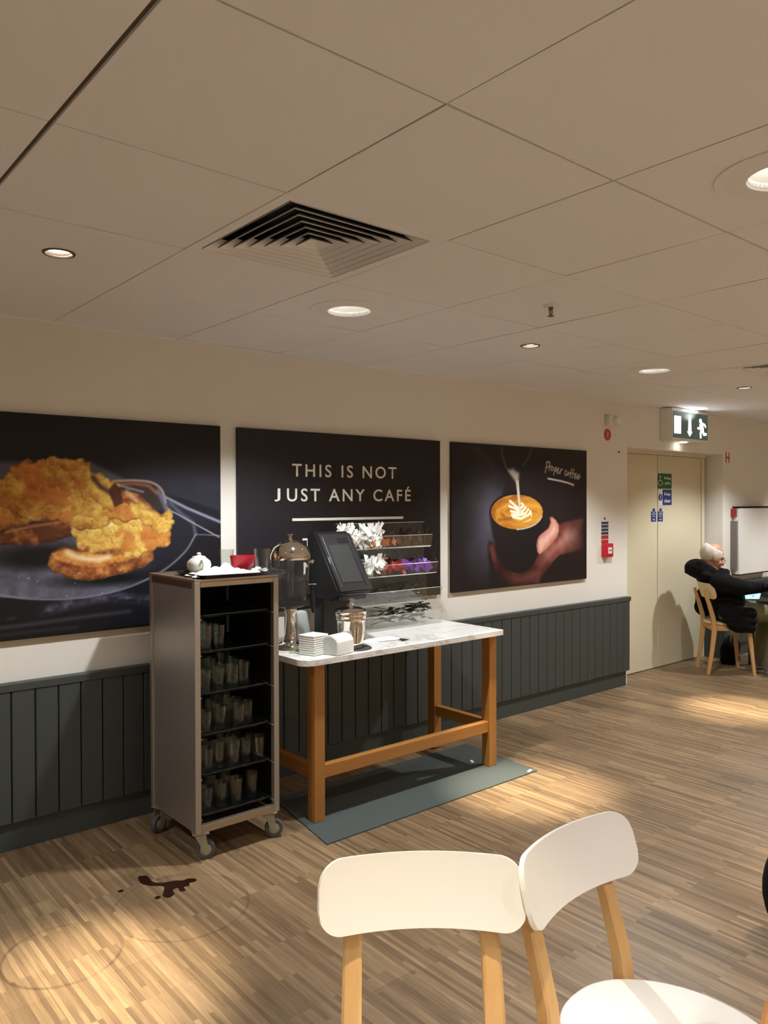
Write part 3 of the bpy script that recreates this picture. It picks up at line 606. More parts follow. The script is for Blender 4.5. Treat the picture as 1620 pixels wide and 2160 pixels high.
def vnoise(x, y, seed=1):
    g = hashgrid(seed); n = 64
    xi = np.floor(x).astype(int); yi = np.floor(y).astype(int); fx = x-xi; fy = y-yi
    fx = fx*fx*(3-2*fx); fy = fy*fy*(3-2*fy)
    a = g[xi % n, yi % n]; b = g[(xi+1) % n, yi % n]; c = g[xi % n, (yi+1) % n]; d = g[(xi+1) % n, (yi+1) % n]
    return (a*(1-fx)+b*fx)*(1-fy)+(c*(1-fx)+d*fx)*fy
def fbm(x, y, s, seed=1, o=4):
    t = 0; a = .5; tot = 0
    for k in range(o):
        t = t+a*vnoise(x*s+k*7.3, y*s+k*3.1, seed+k); tot += a; a *= .55; s *= 2.1
    return t/tot
def sdist(pts, X, Y):
    """signed distance to a polygon, positive inside"""
    d = np.full(X.shape, 1e9); ins = np.zeros(X.shape, bool); n = len(pts)
    for i in range(n):
        ax, ay = pts[i]; bx, by = pts[(i+1) % n]; ex, ey = bx-ax, by-ay
        t = np.clip(((X-ax)*ex+(Y-ay)*ey)/(ex*ex+ey*ey+1e-12), 0, 1)
        d = np.minimum(d, np.hypot(X-ax-t*ex, Y-ay-t*ey))
        c = ((ay > Y) != (by > Y)); xx = ax+(Y-ay)*ex/(ey if abs(ey) > 1e-9 else 1e-9); ins ^= c & (X < xx)
    return np.where(ins, d, -d)
def ldist(pts, X, Y):
    d = np.full(X.shape, 1e9)
    for (ax, ay), (bx, by) in zip(pts, pts[1:]):
        ex, ey = bx-ax, by-ay; t = np.clip(((X-ax)*ex+(Y-ay)*ey)/(ex*ex+ey*ey+1e-12), 0, 1)
        d = np.minimum(d, np.hypot(X-ax-t*ex, Y-ay-t*ey))
    return d
class Canvas:
    def __init__(s, W, H, step):
        s.nx = int(W/step); s.ny = int(H/step); s.X, s.Y = np.meshgrid(np.linspace(0, W, s.nx+1), np.linspace(0, H, s.ny+1))
        s.c = np.zeros(s.X.shape+(3,)); s.W = W; s.H = H
    def mix(s, col, a):
        col = np.asarray(col, float); a = np.clip(a, 0, 1)[..., None]; s.c = s.c*(1-a)+col*a
    def poly(s, pts, col, soft=.004, alpha=1, X=None, Y=None, grow=0):
        d = sdist(pts, s.X if X is None else X, s.Y if Y is None else Y)+grow
        s.mix(col, np.clip(d/soft+.5, 0, 1)*alpha); return d
    def line(s, pts, w, col, soft=.003, alpha=1):
        d = w-ldist(pts, s.X, s.Y); s.mix(col, np.clip(d/soft+.5, 0, 1)*alpha)
def ramp(t, stops):
    t = np.clip(t, 0, 1); out = np.zeros(t.shape+(3,))
    for k in range(3): out[..., k] = np.interp(t, [q[0] for q in stops], [q[1][k] for q in stops])
    return out
def lumps(X, Y, sp, seed):
    """rounded blobs: returns height and a side-light term"""
    g = np.random.RandomState(seed).rand(80, 80, 2); ix = np.floor(X/sp).astype(int); iy = np.floor(Y/sp).astype(int)
    best = np.full(X.shape, 9.); bx = np.zeros(X.shape); by = np.zeros(X.shape)
    for a in (-1, 0, 1):
        for b in (-1, 0, 1):
            q = g[(ix+a) % 80, (iy+b) % 80]; cx = (ix+a+q[..., 0])*sp; cy = (iy+b+q[..., 1])*sp
            d = np.hypot(X-cx, Y-cy)/sp; m = d < best
            best = np.where(m, d, best); bx = np.where(m, X-cx, bx); by = np.where(m, Y-cy, by)
    return 1-best, (bx*.45+by*.9)/sp
def canvas_object(cv, x0, z0, y, parent, name='printed_picture'):
    nx, ny = cv.nx, cv.ny
    co = np.zeros(((nx+1)*(ny+1), 3)); co[:, 0] = (cv.X+x0).ravel(); co[:, 1] = y; co[:, 2] = (cv.Y+z0).ravel()
    co -= np.array(parent.location)
    idx = np.arange((nx+1)*(ny+1)).reshape(ny+1, nx+1)
    f = np.stack([idx[:-1, :-1], idx[:-1, 1:], idx[1:, 1:], idx[1:, :-1]], -1).reshape(-1, 4)
    me = bpy.data.meshes.new(name); me.vertices.add(len(co)); me.vertices.foreach_set('co', co.ravel())
    me.loops.add(f.size); me.loops.foreach_set('vertex_index', f.ravel().astype(np.int32))
    me.polygons.add(len(f)); me.polygons.foreach_set('loop_start', np.arange(0, f.size, 4, dtype=np.int32)); me.update(calc_edges=True)
    c = np.clip(cv.c/255, 0, 1); lin = np.where(c <= .04045, c/12.92, ((c+.055)/1.055)**2.4)
    at = me.color_attributes.new('print', 'FLOAT_COLOR', 'POINT'); at.data.foreach_set('color', np.concatenate([lin.reshape(-1, 3), np.ones((len(co), 1))], 1).ravel().astype(np.float32))
    o = bpy.data.objects.new(name, me); me.materials.append(MT['print']); C.objects.link(o); o.parent = parent; return o
MT['print'] = painted('poster_print')
PB, PT, PY = .92, 1.92, 3.670
def poster(name, label, x0, x1):
    t = thing(name, label, 'poster', ((x0+x1)/2, WY, PB))
    bm = bmesh.new(); box(bm, x0, x1, PY+.0006, WY-.001, PB, PT, .001); finish(bm, 'board', mat('poster_board', (28, 22, 20), .6), t, shift=t.location)
    return t

# --- scrambled eggs on toast
t = poster('food_poster', 'large dark poster of scrambled eggs on toast, leftmost on the wall', .49, 1.98)
cv = Canvas(1.49, 1.0, .0031); X, Y = cv.X, cv.Y
_p = P1['plate']; P1['plate'] = [(.1, .424)]+[(.1, .2), (.3, .205)]+_p[5:]
def smooth_line(p, n=8):
    q = [p[0]]+list(p)+[p[-1]]; out = []
    for i in range(1, len(q)-2):
        for k in range(n):
            u = k/n; out.append(tuple(.5*(2*q[i][c]+(-q[i-1][c]+q[i+1][c])*u+(2*q[i-1][c]-5*q[i][c]+4*q[i+1][c]-q[i+2][c])*u*u+(-q[i-1][c]+3*q[i][c]-3*q[i+1][c]+q[i+2][c])*u**3) for c in (0, 1)))
    return out+[p[-1]]
for k_ in ('rim', 'cup_rim'): P1[k_] = smooth_line(P1[k_])
for k_ in ('jacket', 'cup'): P2[k_] = smooth_line(P2[k_]+P2[k_][:1], 5)
cv.c = ramp(Y, [(0, (16, 15, 18)), (.12, (22, 22, 28)), (.45, (24, 23, 30)), (.58, (40, 42, 58)), (.70, (46, 48, 62)), (.80, (24, 23, 26)), (1, (20, 15, 16))])
cv.c *= (.85+.3*fbm(X, Y, 3, 5))[..., None]
cv.c *= np.interp(X, [.4, .7, 1.1, 1.49], [.75, .8, 1.0, .95])[..., None]
nz = fbm(X, Y, 40, 11)
cv.mix(ramp(nz, [(.3, (52, 50, 62)), (.7, (96, 94, 112))]), np.clip((fbm(X, Y*2.5, 6, 21)-.42)*6, 0, 1)*np.clip(1-np.abs(Y-.135-.02*np.sin(X*9))/.035, 0, 1))
cv.line([(.2, .055), (.5, .062), (.8, .075), (1.0, .08)], .006, (74, 72, 82), .02, .8)
cv.line([(.2, .02), (.5, .03), (.75, .03)], .004, (70, 66, 70), .02, .6)
cv.poly([(.3, .78), (.815, .79), (.93, .74), (1.0, .70), (.8, .60), (.3, .60)], (96, 94, 108), .03, .75)
plate = ramp(np.clip((fbm(X, Y, 25, 31)-.5)*.5+.5+(.5-Y)*.2, 0, 1), [(.2, (64, 64, 76)), (.8, (124, 124, 140))])
pd = sdist(P1['plate'], X, Y)
cv.mix(plate*.92, np.clip(pd/.006+.5, 0, 1)*np.clip(1-np.clip((X-.98)/.3, 0, .8), 0, 1))
cv.mix((26, 26, 36), np.clip(pd/.01, 0, 1)*np.clip((X-.98)/.2, 0, .8))
cv.mix((14, 13, 15), np.clip(pd/.006, 0, 1)*np.clip(1-np.hypot((X-.60)/.30, (Y-.36)/.075), 0, 1)*1.6)
cv.mix((14, 13, 15), np.clip(pd/.006, 0, 1)*np.clip(1-np.hypot((X-.90)/.34, (Y-.245)/.05), 0, 1)*1.4)
cv.line(P1['rim'], .004, (136, 138, 152), .008, .9)
cv.line([(1.347, .44), (1.335, .50), (1.27, .545), (1.21, .60)], .006, (110, 112, 132), .02, .8)
cv.line([(1.347, .44), (1.42, .436), (1.49, .43)], .0025, (130, 130, 142), .004, .8)
cv.poly(P1['knife1'], (18, 20, 30), .01); cv.line([(1.18, .633), (1.30, .575), (1.49, .50)], .006, (150, 152, 170), .012)
cv.line(P1['knife2'][:2], .003, (150, 150, 162), .004); 
cv.line([(1.16, .68), (1.30, .635), (1.49, .565)], .010, (40, 42, 56), .02)
cv.poly([(.93, .705), (1.03, .712), (1.12, .70), (1.175, .665), (1.20, .58), (1.12, .56), (1.0, .62)], (52, 40, 40), .01)
cv.line(P1['cup_rim'], .006, (168, 150, 140), .008); cv.line([(.95, .69), (1.03, .695), (1.10, .685), (1.14, .65)], .008, (150, 84, 54), .012)
cv.line([(1.15, .66), (1.18, .60), (1.20, .55)], .012, (120, 122, 146), .02, .8)
cv.line([(.955, .685), (1.07, .655)], .005, (170, 160, 170), .01, .8)
wx = X+(fbm(X, Y, 14, 41)-.5)*.035; wy = Y+(fbm(X, Y, 14, 51)-.5)*.035
tn = fbm(X, Y, 28, 61, 5)
def toast(pts, dark=0, grow=0):
    d = sdist(pts, wx, wy)+grow
    col = ramp(tn-dark*.25, [(.2, (96, 52, 26)), (.45, (150, 86, 42)), (.7, (204, 136, 70))])
    col = col*np.interp(d, [0, .02, .05], [.68, 1, 1.06])[..., None]
    cv.mix(col, np.clip(d/.005+.5, 0, 1)); return d
toast(P1['toast3']); cv.line([(.99, .655), (1.05, .60), (1.10, .56)], .010, (232, 190, 140), .02, .8)
toast(P1['toast1'], .8); cv.line([(.45, .475), (.56, .50), (.68, .515)], .005, (206, 150, 108), .012, .7)
toast(P1['toast2'], .1)
d = sdist(P1['toast2top'], wx, wy); cv.mix(ramp(tn, [(.3, (186, 112, 46)), (.6, (226, 164, 80)), (.8, (240, 200, 130))]), np.clip(d/.01+.5, 0, 1))
cv.line([(.71, .375), (.76, .348), (.84, .336), (.90, .345)], .012, (246, 222, 176), .02, .9)
def eggs(pts, bright, sp, seed):
    ax_ = X+(fbm(X, Y, 11, seed+31)-.5)*.11; ay_ = Y+(fbm(X, Y, 11, seed+41)-.5)*.11
    h1, l1 = lumps(ax_, ay_, sp, seed); h2, l2 = lumps(ax_+.3, ay_+.2, sp*.45, seed+1)
    d = sdist(pts, wx, wy)+.010+(h1-.5)*.035
    v = .50+.22*l1+.12*l2+.10*(h1-.4)+.85*(fbm(X, Y, 18, seed, 5)-.5)+bright
    col = ramp(v, [(0, (112, 64, 26)), (.22, (164, 104, 40)), (.42, (196, 142, 58)), (.62, (216, 170, 78)), (.85, (240, 208, 110)), (1, (250, 232, 160))])
    red = np.clip((fbm(X, Y, 9, seed+5)-.54)*6, 0, .5)[..., None]; col = col*(1-red)+np.array((186, 92, 40))*red
    col = col*np.interp(d, [0, .015], [.72, 1])[..., None]
    spk = (vnoise(X*160, Y*160, seed+9) > .965) & (vnoise(X*30, Y*30, seed+3) > .55); col[spk] *= .45
    cv.mix(col, np.clip(d/.004+.5, 0, 1))
eggs(P1['egg2'], .10, .06, 71); eggs(P1['egg1'], np.clip((X-.75)*.3, -.14, .10), .062, 81)
cv.poly([(.90, .66), (.93, .70), (.96, .67), (.97, .60), (.93, .58)], (70, 24, 16), .01, .9)
cv.line([(.83, .72), (.86, .68), (.91, .65)], .010, (60, 32, 18), .02, .9)
cv.line([(.98, .61), (1.0, .60)], .006, (160, 60, 40), .01)
spk = (vnoise(X*90, Y*90, 99) > .955) & (pd > 0) & (Y < .30) & (np.hypot(X-.6, Y-.25) < .45); cv.c[spk] = cv.c[spk]*.4+np.array((190, 186, 190))*.6
canvas_object(cv, .49, PB, PY, t)

# --- slogan
t = poster('slogan_poster', 'black poster with white café slogan above the marble-topped table', 2.083, 3.571)
cv = Canvas(1.488, 1.0, .02); cv.c = ramp(np.clip(cv.X/1.488*.9+cv.Y*.2, 0, 1), [(0, (40, 38, 44)), (.5, (30, 25, 27)), (1, (27, 20, 19))]); canvas_object(cv, 2.083, PB, PY, t)
Z0 = 1.52
finish(text_bm('J', 2.307, 2.345, Z0+.008, Z0+.079, PY-.0015, bold=.012), 'lettering', MT['letter'], t, shift=t.location)
for body, x0, x1, zb, cap, sp in (('THIS IS NOT', 2.423, 3.192, Z0+.147, .071, 1.3), ('UST ANY CAFÉ', 2.388, 3.311, Z0+.008, .071, 1.3),
                               ('THIS IS', 2.49, 3.00, Z0-.272, .071, 1.3), ('M&S CAFÉ', 2.497, 3.12, Z0-.408, .071, 1.3)):
    finish(text_bmc(body, x0, x1, zb, cap, PY-.0015, bold=.012, space=sp), 'lettering', MT['letter'], t, shift=t.location)
bm = bmesh.new(); box(bm, 2.422, 3.247, PY-.0025, PY-.0005, Z0-.102, Z0-.087); finish(bm, 'underline', MT['letter'], t, shift=t.location)

# --- coffee
t = poster('coffee_poster', 'dark poster of a hand holding a cup as milk is poured, rightmost on the wall', 3.68, 5.165)
P2['thumb'] = THUMB; P2['palm'] = PALM
cv = Canvas(1.485, 1.0, .0042); X, Y = cv.X, cv.Y
cv.c = ramp(X/1.485, [(0, (28, 22, 24)), (.5, (30, 24, 25)), (1, (34, 24, 22))])
nn = fbm(X, Y, 5, 3)
jc = ramp(np.clip(1-np.hypot((X-.36)/.30, (Y-.45)/.50)+(nn-.5)*.5, 0, 1), [(0, (28, 23, 26)), (.6, (66, 62, 72)), (1, (88, 84, 96))])
cv.poly(P2['jacket'], jc, .03, .95); cv.poly(P2['arm'], (56, 48, 52), .04, .7)
cv.line(P2S['jugl'], .006, (120, 108, 106), .015, .8); cv.line(P2S['jugr'], .005, (120, 110, 108), .012, .7)
cv.poly(P2['jugpour'], (186, 172, 160), .03, .95)
pd = sdist(P2['palm'], X, Y)
sk = ramp(np.clip(.25+pd*5+(fbm(X, Y, 8, 9)-.5)*.7+np.clip((X-.95)*.5, -.2, .2), 0, 1), [(0, (58, 26, 24)), (.35, (112, 60, 52)), (.65, (158, 98, 86)), (1, (196, 142, 128))])
sk = sk*(np.interp(X, [1.15, 1.485], [1, .35])*np.interp(Y, [.05, .3], [.75, 1]))[..., None]
cv.mix(sk, np.clip(pd/.012+.5, 0, 1))
cd = cv.poly(P2['cup'], (26, 20, 22), .008)
td = sdist(P2['thumb'], X, Y); cv.mix(ramp(np.clip(.3+td*9+(fbm(X, Y, 10, 19)-.5)*.5, 0, 1), [(0, (120, 58, 46)), (.5, (196, 134, 116)), (1, (226, 182, 166))]), np.clip(td/.01+.5, 0, 1))
cv.poly(P2['nail'], (222, 172, 150), .008, .95)
fd = sdist(P2['coffee'], X, Y); r = fd
sw = fbm(X*1.0+fd*3, Y*2, 7, 23)
cf = ramp(np.clip(sw*.9+(X-.75)*.2-.05, 0, 1), [(.2, (158, 92, 26)), (.45, (194, 132, 44)), (.7, (214, 164, 70)), (1, (238, 206, 130))])
cv.poly(P2['coffee'], (20, 16, 18), .006, 1, grow=.014); cv.mix(cf, np.clip(fd/.006+.5, 0, 1))
cv.line(P2['coffee'][1:7], .005, (206, 200, 196), .006, .8)
cv.line([(.42+.04, .475), (.60, .485)], .008, (120, 66, 24), .02, .8)
for lf in P2S['leaf']: cv.line(lf, .0095, (236, 222, 196), .006)
cv.poly(P2['shine'], (240, 226, 196), .008); cv.poly(P2['stream'], (206, 192, 174), .012)
for s_ in HW: cv.line(s_, .0045, (196, 180, 168), .0045)
cv.line(UL, .0065, (206, 190, 182), .005)
canvas_object(cv, 3.68, PB, PY, t)

# ------------------------------------------------------------------ floor mat and spill
t = thing('floor_mat', 'grey-green rubber floor mat under the marble-topped table', 'mat', (2.8, 3.1, 0))
bm = bmesh.new(); prism(bm, [(2.033, 2.812), (3.499, 2.817), (3.555, 3.42), (2.14, 3.42)], 'z', .0, .006)
o = finish(bm, 'mat_sheet', MT['mat'], t, shift=t.location)
bm = bmesh.new()
def blob2(pts, z=.0012, n=5):
    P = []
    m_ = len(pts)
    for i in range(m_):
        p0, p1, p2, p3 = [Vector(pts[(i+k-1) % m_]) for k in range(4)]
        for k in range(n):
            u = k/n; P.append(.5*((2*p1)+(-p0+p2)*u+(2*p0-5*p1+4*p2-p3)*u*u+(-p0+3*p1-3*p2+p3)*u**3))
    prism(bm, [tuple(p) for p in P], 'z', .0002, z)
blob2([(1.275, 3.07), (1.305, 3.055), (1.303, 2.995), (1.325, 2.962), (1.372, 2.945), (1.40, 2.925), (1.425, 2.925), (1.445, 2.902), (1.435, 2.885), (1.41, 2.888),
       (1.40, 2.868), (1.378, 2.872), (1.372, 2.842), (1.352, 2.85), (1.358, 2.882), (1.335, 2.878), (1.325, 2.845), (1.298, 2.832), (1.285, 2.858), (1.305, 2.895), (1.32, 2.93), (1.285, 2.965), (1.262, 3.01)])
blob2([(1.255, 2.868), (1.27, 2.872), (1.275, 2.855), (1.258, 2.85)]); blob2([(1.165, 3.008), (1.182, 3.012), (1.186, 2.998), (1.17, 2.994)])
o = finish(bm, 'coffee_spill', mat('dark_liquid', (44, 22, 16), .12), None); tag(o, 'dark brown liquid spill on the floor in front of the trolley', 'spill')

# ------------------------------------------------------------------ marble-topped oak table
t = thing('serving_table', 'marble-topped side table with golden oak legs and low stretchers', 'table', (2.71, 3.28, 0))
tx0, tx1, ty0, ty1 = 2.025, 3.397, 2.972, 3.59
bm = bmesh.new(); R = .07; pts = []
for cx, cy, a0 in ((tx1-.012, ty0+.012, -90), (tx1-.012, ty1-.012, 0), (tx0+R, ty1-R, 90), (tx0+R, ty0+R, 180)):
    rr = R if cx < 2.5 else .012
    for k in range(7): a = math.radians(a0+15*k); pts.append((cx+rr*math.cos(a), cy+rr*math.sin(a)))
prism(bm, pts, 'z', .764, .793); bmesh.ops.recalc_face_normals(bm, faces=bm.faces)
top_e = [e for e in bm.edges if abs(e.verts[0].co.z-.793) < 1e-4 and abs(e.verts[1].co.z-.793) < 1e-4]
bmesh.ops.bevel(bm, geom=top_e, offset=.0015, segments=1, affect='EDGES')
finish(bm, 'marble_top', marble_material(), t, shift=t.location, smooth=30)
LG = .06
for x, y in ((2.118, 3.025), (3.332, 3.025), (2.118, 3.48), (3.332, 3.48)):
    bm = bmesh.new(); box(bm, x, x+LG, y, y+LG, .006, .764, .003); finish(bm, 'leg', MT['oak'], t, shift=t.location)
bm = bmesh.new(); box(bm, 2.178, 3.332, 3.034, 3.076, .205, .268, .003); finish(bm, 'front_stretcher', MT['oakx'], t, shift=t.location)
for x in (2.127, 3.341):
    bm = bmesh.new(); box(bm, x, x+.042, 3.085, 3.48, .205, .268, .003); finish(bm, 'side_stretcher', MT['oaky'], t, shift=t.location)
for y in (3.497,):
    bm = bmesh.new(); box(bm, 2.178, 3.332, y, y+.028, .715, .764, .002); finish(bm, 'apron_rail', MT['oakx'], t, shift=t.location)
TT = .793

# ------------------------------------------------------------------ tray trolley
qx0, qx1, qy0, qy1, qz0, qz1 = 1.505, 1.919, 3.02, 3.475, .122, 1.198
t = trol = thing('tray_trolley', 'tall stainless steel tray trolley on castors, holding trays of glasses', 'trolley', ((qx0+qx1)/2, (qy0+qy1)/2, 0))
sh = t.location
bm = bmesh.new(); box(bm, qx0, qx1, qy0, qy1, qz1-.012, qz1, .002)
finish(bm, 'top_panel', MT['steelh'], t, shift=sh)
for x in (qx0, qx1-.027):
    for y in (qy0, qy1-.027):
        bm = bmesh.new(); box(bm, x, x+.027, y, y+.027, qz0, qz1-.012, .002); finish(bm, 'corner_post', MT['steel'], t, shift=sh)
for y in (qy0, qy1-.027):
    bm = bmesh.new(); box(bm, qx0+.027, qx1-.027, y, y+.027, qz1-.035, qz1-.012, .002); finish(bm, 'top_rail', MT['steelh'], t, shift=sh)
    bm = bmesh.new(); box(bm, qx0+.027, qx1-.027, y, y+.027, qz0, qz0+.032, .002); finish(bm, 'bottom_rail', MT['steelh'], t, shift=sh)
brown = mat('brown_edge_trim', (84, 62, 54), .5, .3)
for x, xx in ((qx0+.006, qx0+.012), (qx1-.012, qx1-.006)):
    bm = bmesh.new(); box(bm, x, xx, qy0+.027, qy1-.027, qz0, qz1-.038); finish(bm, 'side_panel', MT['steel'], t, shift=sh)
    bm = bmesh.new(); box(bm, x-.006 if x < 1.7 else x, xx if x < 1.7 else xx+.006, qy0+.027, qy1-.027, qz1-.040, qz1-.012); finish(bm, 'side_rail', brown, t, shift=sh); 
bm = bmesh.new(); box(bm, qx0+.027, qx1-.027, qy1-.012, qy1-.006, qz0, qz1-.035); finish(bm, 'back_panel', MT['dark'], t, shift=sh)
bm = bmesh.new(); box(bm, qx0+.027, qx1-.027, qy0+.027, qy1-.027, qz0+.002, qz0+.006); finish(bm, 'base_panel', MT['steel'], t, shift=sh)
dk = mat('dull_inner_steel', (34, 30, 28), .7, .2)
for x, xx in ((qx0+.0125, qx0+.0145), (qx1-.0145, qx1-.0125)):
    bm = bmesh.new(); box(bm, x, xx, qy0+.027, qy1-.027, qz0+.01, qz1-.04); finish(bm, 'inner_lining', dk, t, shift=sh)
levels = [1.040, .885, .706, .530, .360, .188]
for z in levels:
    for x, xx in ((qx0+.0147, qx0+.034), (qx1-.034, qx1-.0147)):
        bm = bmesh.new(); box(bm, x, xx, qy0+.004, qy1-.03, z-.014, z-.011); finish(bm, 'tray_runner', MT['steel'], t, shift=sh)
# castors
def castor(x, y, rz):
    e = bpy.data.objects.new('castor', None); C.objects.link(e); e.parent = t; e.location = Vector((x, y, 0))-Vector(sh); e.rotation_euler = (0, 0, rz)
    M = Matrix.Translation((.022, 0, .042)) @ Matrix.Rotation(PI/2, 4, 'X')
    bm = bmesh.new(); lathe(bm, [(.026, -.012), (.038, -.013), (.041, -.009), (.041, .009), (.038, .013), (.026, .012)], seg=28, M=M); finish(bm, 'wheel', MT['rubber'], e, smooth=40)
    bm = bmesh.new(); lathe(bm, [(.006, -.019), (.023, -.0145), (.024, .0145), (.006, .019)], seg=20, M=M); finish(bm, 'hub', MT['castersteel'], e, smooth=40)
    bm = bmesh.new()
    for s_ in (-1, 1):
        prism(bm, [(-.028, .112), (.022, .112), (.030, .060), (.036, .040), (.024, .026), (.010, .034), (-.006, .075)], 'y', s_*.0205, s_*.0235)
    box(bm, -.028, .024, -.0235, .0235, .108, .114); finish(bm, 'fork', MT['castersteel'], e)
    bm = bmesh.new(); box(bm, -.035, .035, -.032, .032, .1145, .1215, .001); finish(bm, 'mounting_plate', MT['castersteel'], e)
    return e
castor(qx0+.037, qy0+.035, math.radians(-20)); castor(qx1-.035, qy0+.035, math.radians(-28)); castor(qx0+.037, qy1-.04, math.radians(200)); castor(qx1-.035, qy1-.04, math.radians(30))

# serving trays sliding on the runners
def tray_mesh(wx, wy, h=.014, r=.03):
    def ring(sx, sy, rr, z):
        out = []
        for cx, cy, a0 in ((sx-rr, sy-rr, 0), (-sx+rr, sy-rr, 90), (-sx+rr, -sy+rr, 180), (sx-rr, -sy+rr, 270)):
            for k in range(6): a = math.radians(a0+18*k); out.append((cx+rr*math.cos(a), cy+rr*math.sin(a), z))
        return out
    bm = bmesh.new(); L = [ring(wx/2-.014, wy/2-.014, r-.01, 0), ring(wx/2-.006, wy/2-.006, r-.004, h*.75), ring(wx/2, wy/2, r, h), ring(wx/2, wy/2, r, h-.0025), ring(wx/2-.008, wy/2-.008, r-.006, h*.6)]
    L = [[bm.verts.new(p) for p in q] for q in L]
    top = L[:3]
    for a, b in ((0, 1), (1, 2), (2, 3)):
        A, Bq = L[a], L[b]; n = len(A)
        for k in range(n): bm.faces.new((A[k], A[(k+1) % n], Bq[(k+1) % n], Bq[k]))
    bm.faces.new(L[0])
    low = [bm.verts.new((v.co.x, v.co.y, -.0025)) for v in L[0]]; n = len(low)
    for k in range(n): bm.faces.new((low[k], low[(k+1) % n], L[3][(k+1) % n], L[3][k]))
    bm.faces.new(low[::-1]); bmesh.ops.delete(bm, geom=L[4], context='VERTS'); return bm
ordn = ['topmost', 'second from the top', 'third from the top', 'fourth from the top', 'fifth from the top', 'lowest']
first = None
for k, z in enumerate(levels):
    loc = ((qx0+qx1)/2, (qy0+qy1)/2-.004, z-.0085); lab = 'black tray inside the trolley, '+ordn[k]
    if first is None: first = finish(tray_mesh(.345, .415, .012), 'serving_tray', MT['blackgloss'], smooth=40); first.location = loc; tag(first, lab, 'tray', 'black trays in the trolley')
    else: o = dup(first, loc, label=lab)
# tumblers
def tumbler(rt, rb, h):
    bm = bmesh.new(); w_ = .0018
    lathe(bm, [(rb, 0), (rb+.0005, .004), ((rt+rb)/2, h*.55), (rt, h), (rt-w_, h), ((rt+rb)/2-w_, h*.55), (rb-w_, .009), (.002, .007)], seg=28, cap=False)
    vs = [v for v in bm.verts if v.co.z < 1e-6]; bm.faces.new(sorted(vs, key=lambda v: math.atan2(v.co.y, v.co.x))); return bm
first = None
rows = {0: (), 1: (.03, .105), 2: (.03, .105, .165, .225), 3: (.03, .11, .19, .245), 4: (.03, .10, .165, .235, .295), 5: (.03, .11, .175, .265)}
pos = ['leftmost', 'second from the left', 'third from the left', 'fourth from the left', 'rightmost']
random.seed(11)
for k, z in enumerate(levels):
    for rw in (0, 1, 2):
        last = len(rows[k])-1
        for i, dx in enumerate(rows[k]):
            loc = (qx0+.055+dx+random.uniform(-.004, .004)+.01*rw*0, qy0+.07+.10*rw+(.02 if i % 2 else 0), z-.0083)
            if rw and random.random() < .15: continue
            place = pos[i] if i < last or last < 2 else 'rightmost'
            if last == 1 and i == 1: place = 'right-hand'
            lab = 'clear tumbler on the %s trolley tray, %s, %s' % (ordn[k], ['front row', 'middle row', 'back row'][rw], place)
            if k == 2 or k == 3 or k == 4: lab = 'clear tumbler, %s, %s, %s trolley tray' % (['front row', 'middle row', 'back row'][rw], place, ordn[k])
            if first is None:
                first = finish(tumbler(.033, .027, .118), 'tumbler', MT['glass'], smooth=40); o = first; first.location = loc; tag(first, lab, 'glass', 'tumblers on the trolley trays')
            else: o = dup(first, loc, label=lab)
            s_ = random.uniform(.9, 1.05); o.scale = (s_, s_, s_*random.uniform(.86, 1.0))
for o_ in [o for o in bpy.data.objects if o.name.startswith('tumbler')]: o_['group'] = 'tumblers on the trolley trays'

# ------------------------------------------------------------------ used crockery on the trolley top
ZT = qz1
tr = finish(tray_mesh(.425, .31, .014), 'serving_tray', MT['black'], smooth=40); tr.location = (1.755, 3.145, ZT+.003); tr.rotation_euler = (0, 0, math.radians(-4))
tag(tr, 'black tray of dirty crockery on top of the trolley', 'tray')
TZ = ZT+.0035
t = thing('teapot', 'small white china teapot at the left end of the tray on the trolley', 'teapot', (1.635, 3.235, TZ), math.radians(78))
bm = bmesh.new(); lathe(bm, [(.030, 0), (.034, .004), (.050, .022), (.055, .040), (.050, .058), (.036, .070), (.030, .073)], seg=32); finish(bm, 'body', MT['china'], t, smooth=60)
bm = bmesh.new(); lathe(bm, [(.032, .073), (.028, .079), (.010, .083), (.008, .086), (.011, .091), (.006, .096), (.001, .097)], seg=24); finish(bm, 'lid', MT['china'], t, smooth=60)
bm = bmesh.new(); tube(bm, [(.045, 0, .030), (.065, 0, .042), (.075, 0, .062), (.082, 0, .070)], [.014, .011, .008, .007], 12); finish(bm, 'spout', MT['china'], t, smooth=60)
bm = bmesh.new(); tube(bm, [(-.046, 0, .060), (-.070, 0, .064), (-.082, 0, .048), (-.074, 0, .028), (-.050, 0, .022)], .006, 10); finish(bm, 'handle', MT['china'], t, smooth=60)
for (x, y, rt, rb, h, lab) in ((1.865, 3.075, .040, .031, .112, 'clear ribbed tumbler at the right end of the tray on the trolley'),
                               (1.768, 3.225, .034, .028, .105, 'clear tumbler behind the napkins, left of the red dish')):
    o = finish(tumbler(rt, rb, h), 'tumbler', MT['glass'], smooth=40); o.location = (x, y, TZ); tag(o, lab, 'glass')
t = thing('red_dish', 'red oval plastic dish among the napkins on the trolley tray', 'dish', (1.835, 3.195, TZ+.018), math.radians(-28))
bm = bmesh.new()
lathe(bm, [(.030, 0), (.048, .010), (.056, .058), (.053, .058), (.045, .013), (.002, .006)], seg=32, cap=False)
bmesh.ops.scale(bm, vec=(1.05, .62, 1), verts=bm.verts); finish(bm, 'bowl', MT['red'], t, smooth=50)
bm = bmesh.new(); prism(bm, [(.03*math.cos(a)*1.05, .03*math.sin(a)*.62) for a in [2*PI*k/24 for k in range(24)]], 'z', -.018, .0005); finish(bm, 'foot', MT['red'], t)
random.seed(5)
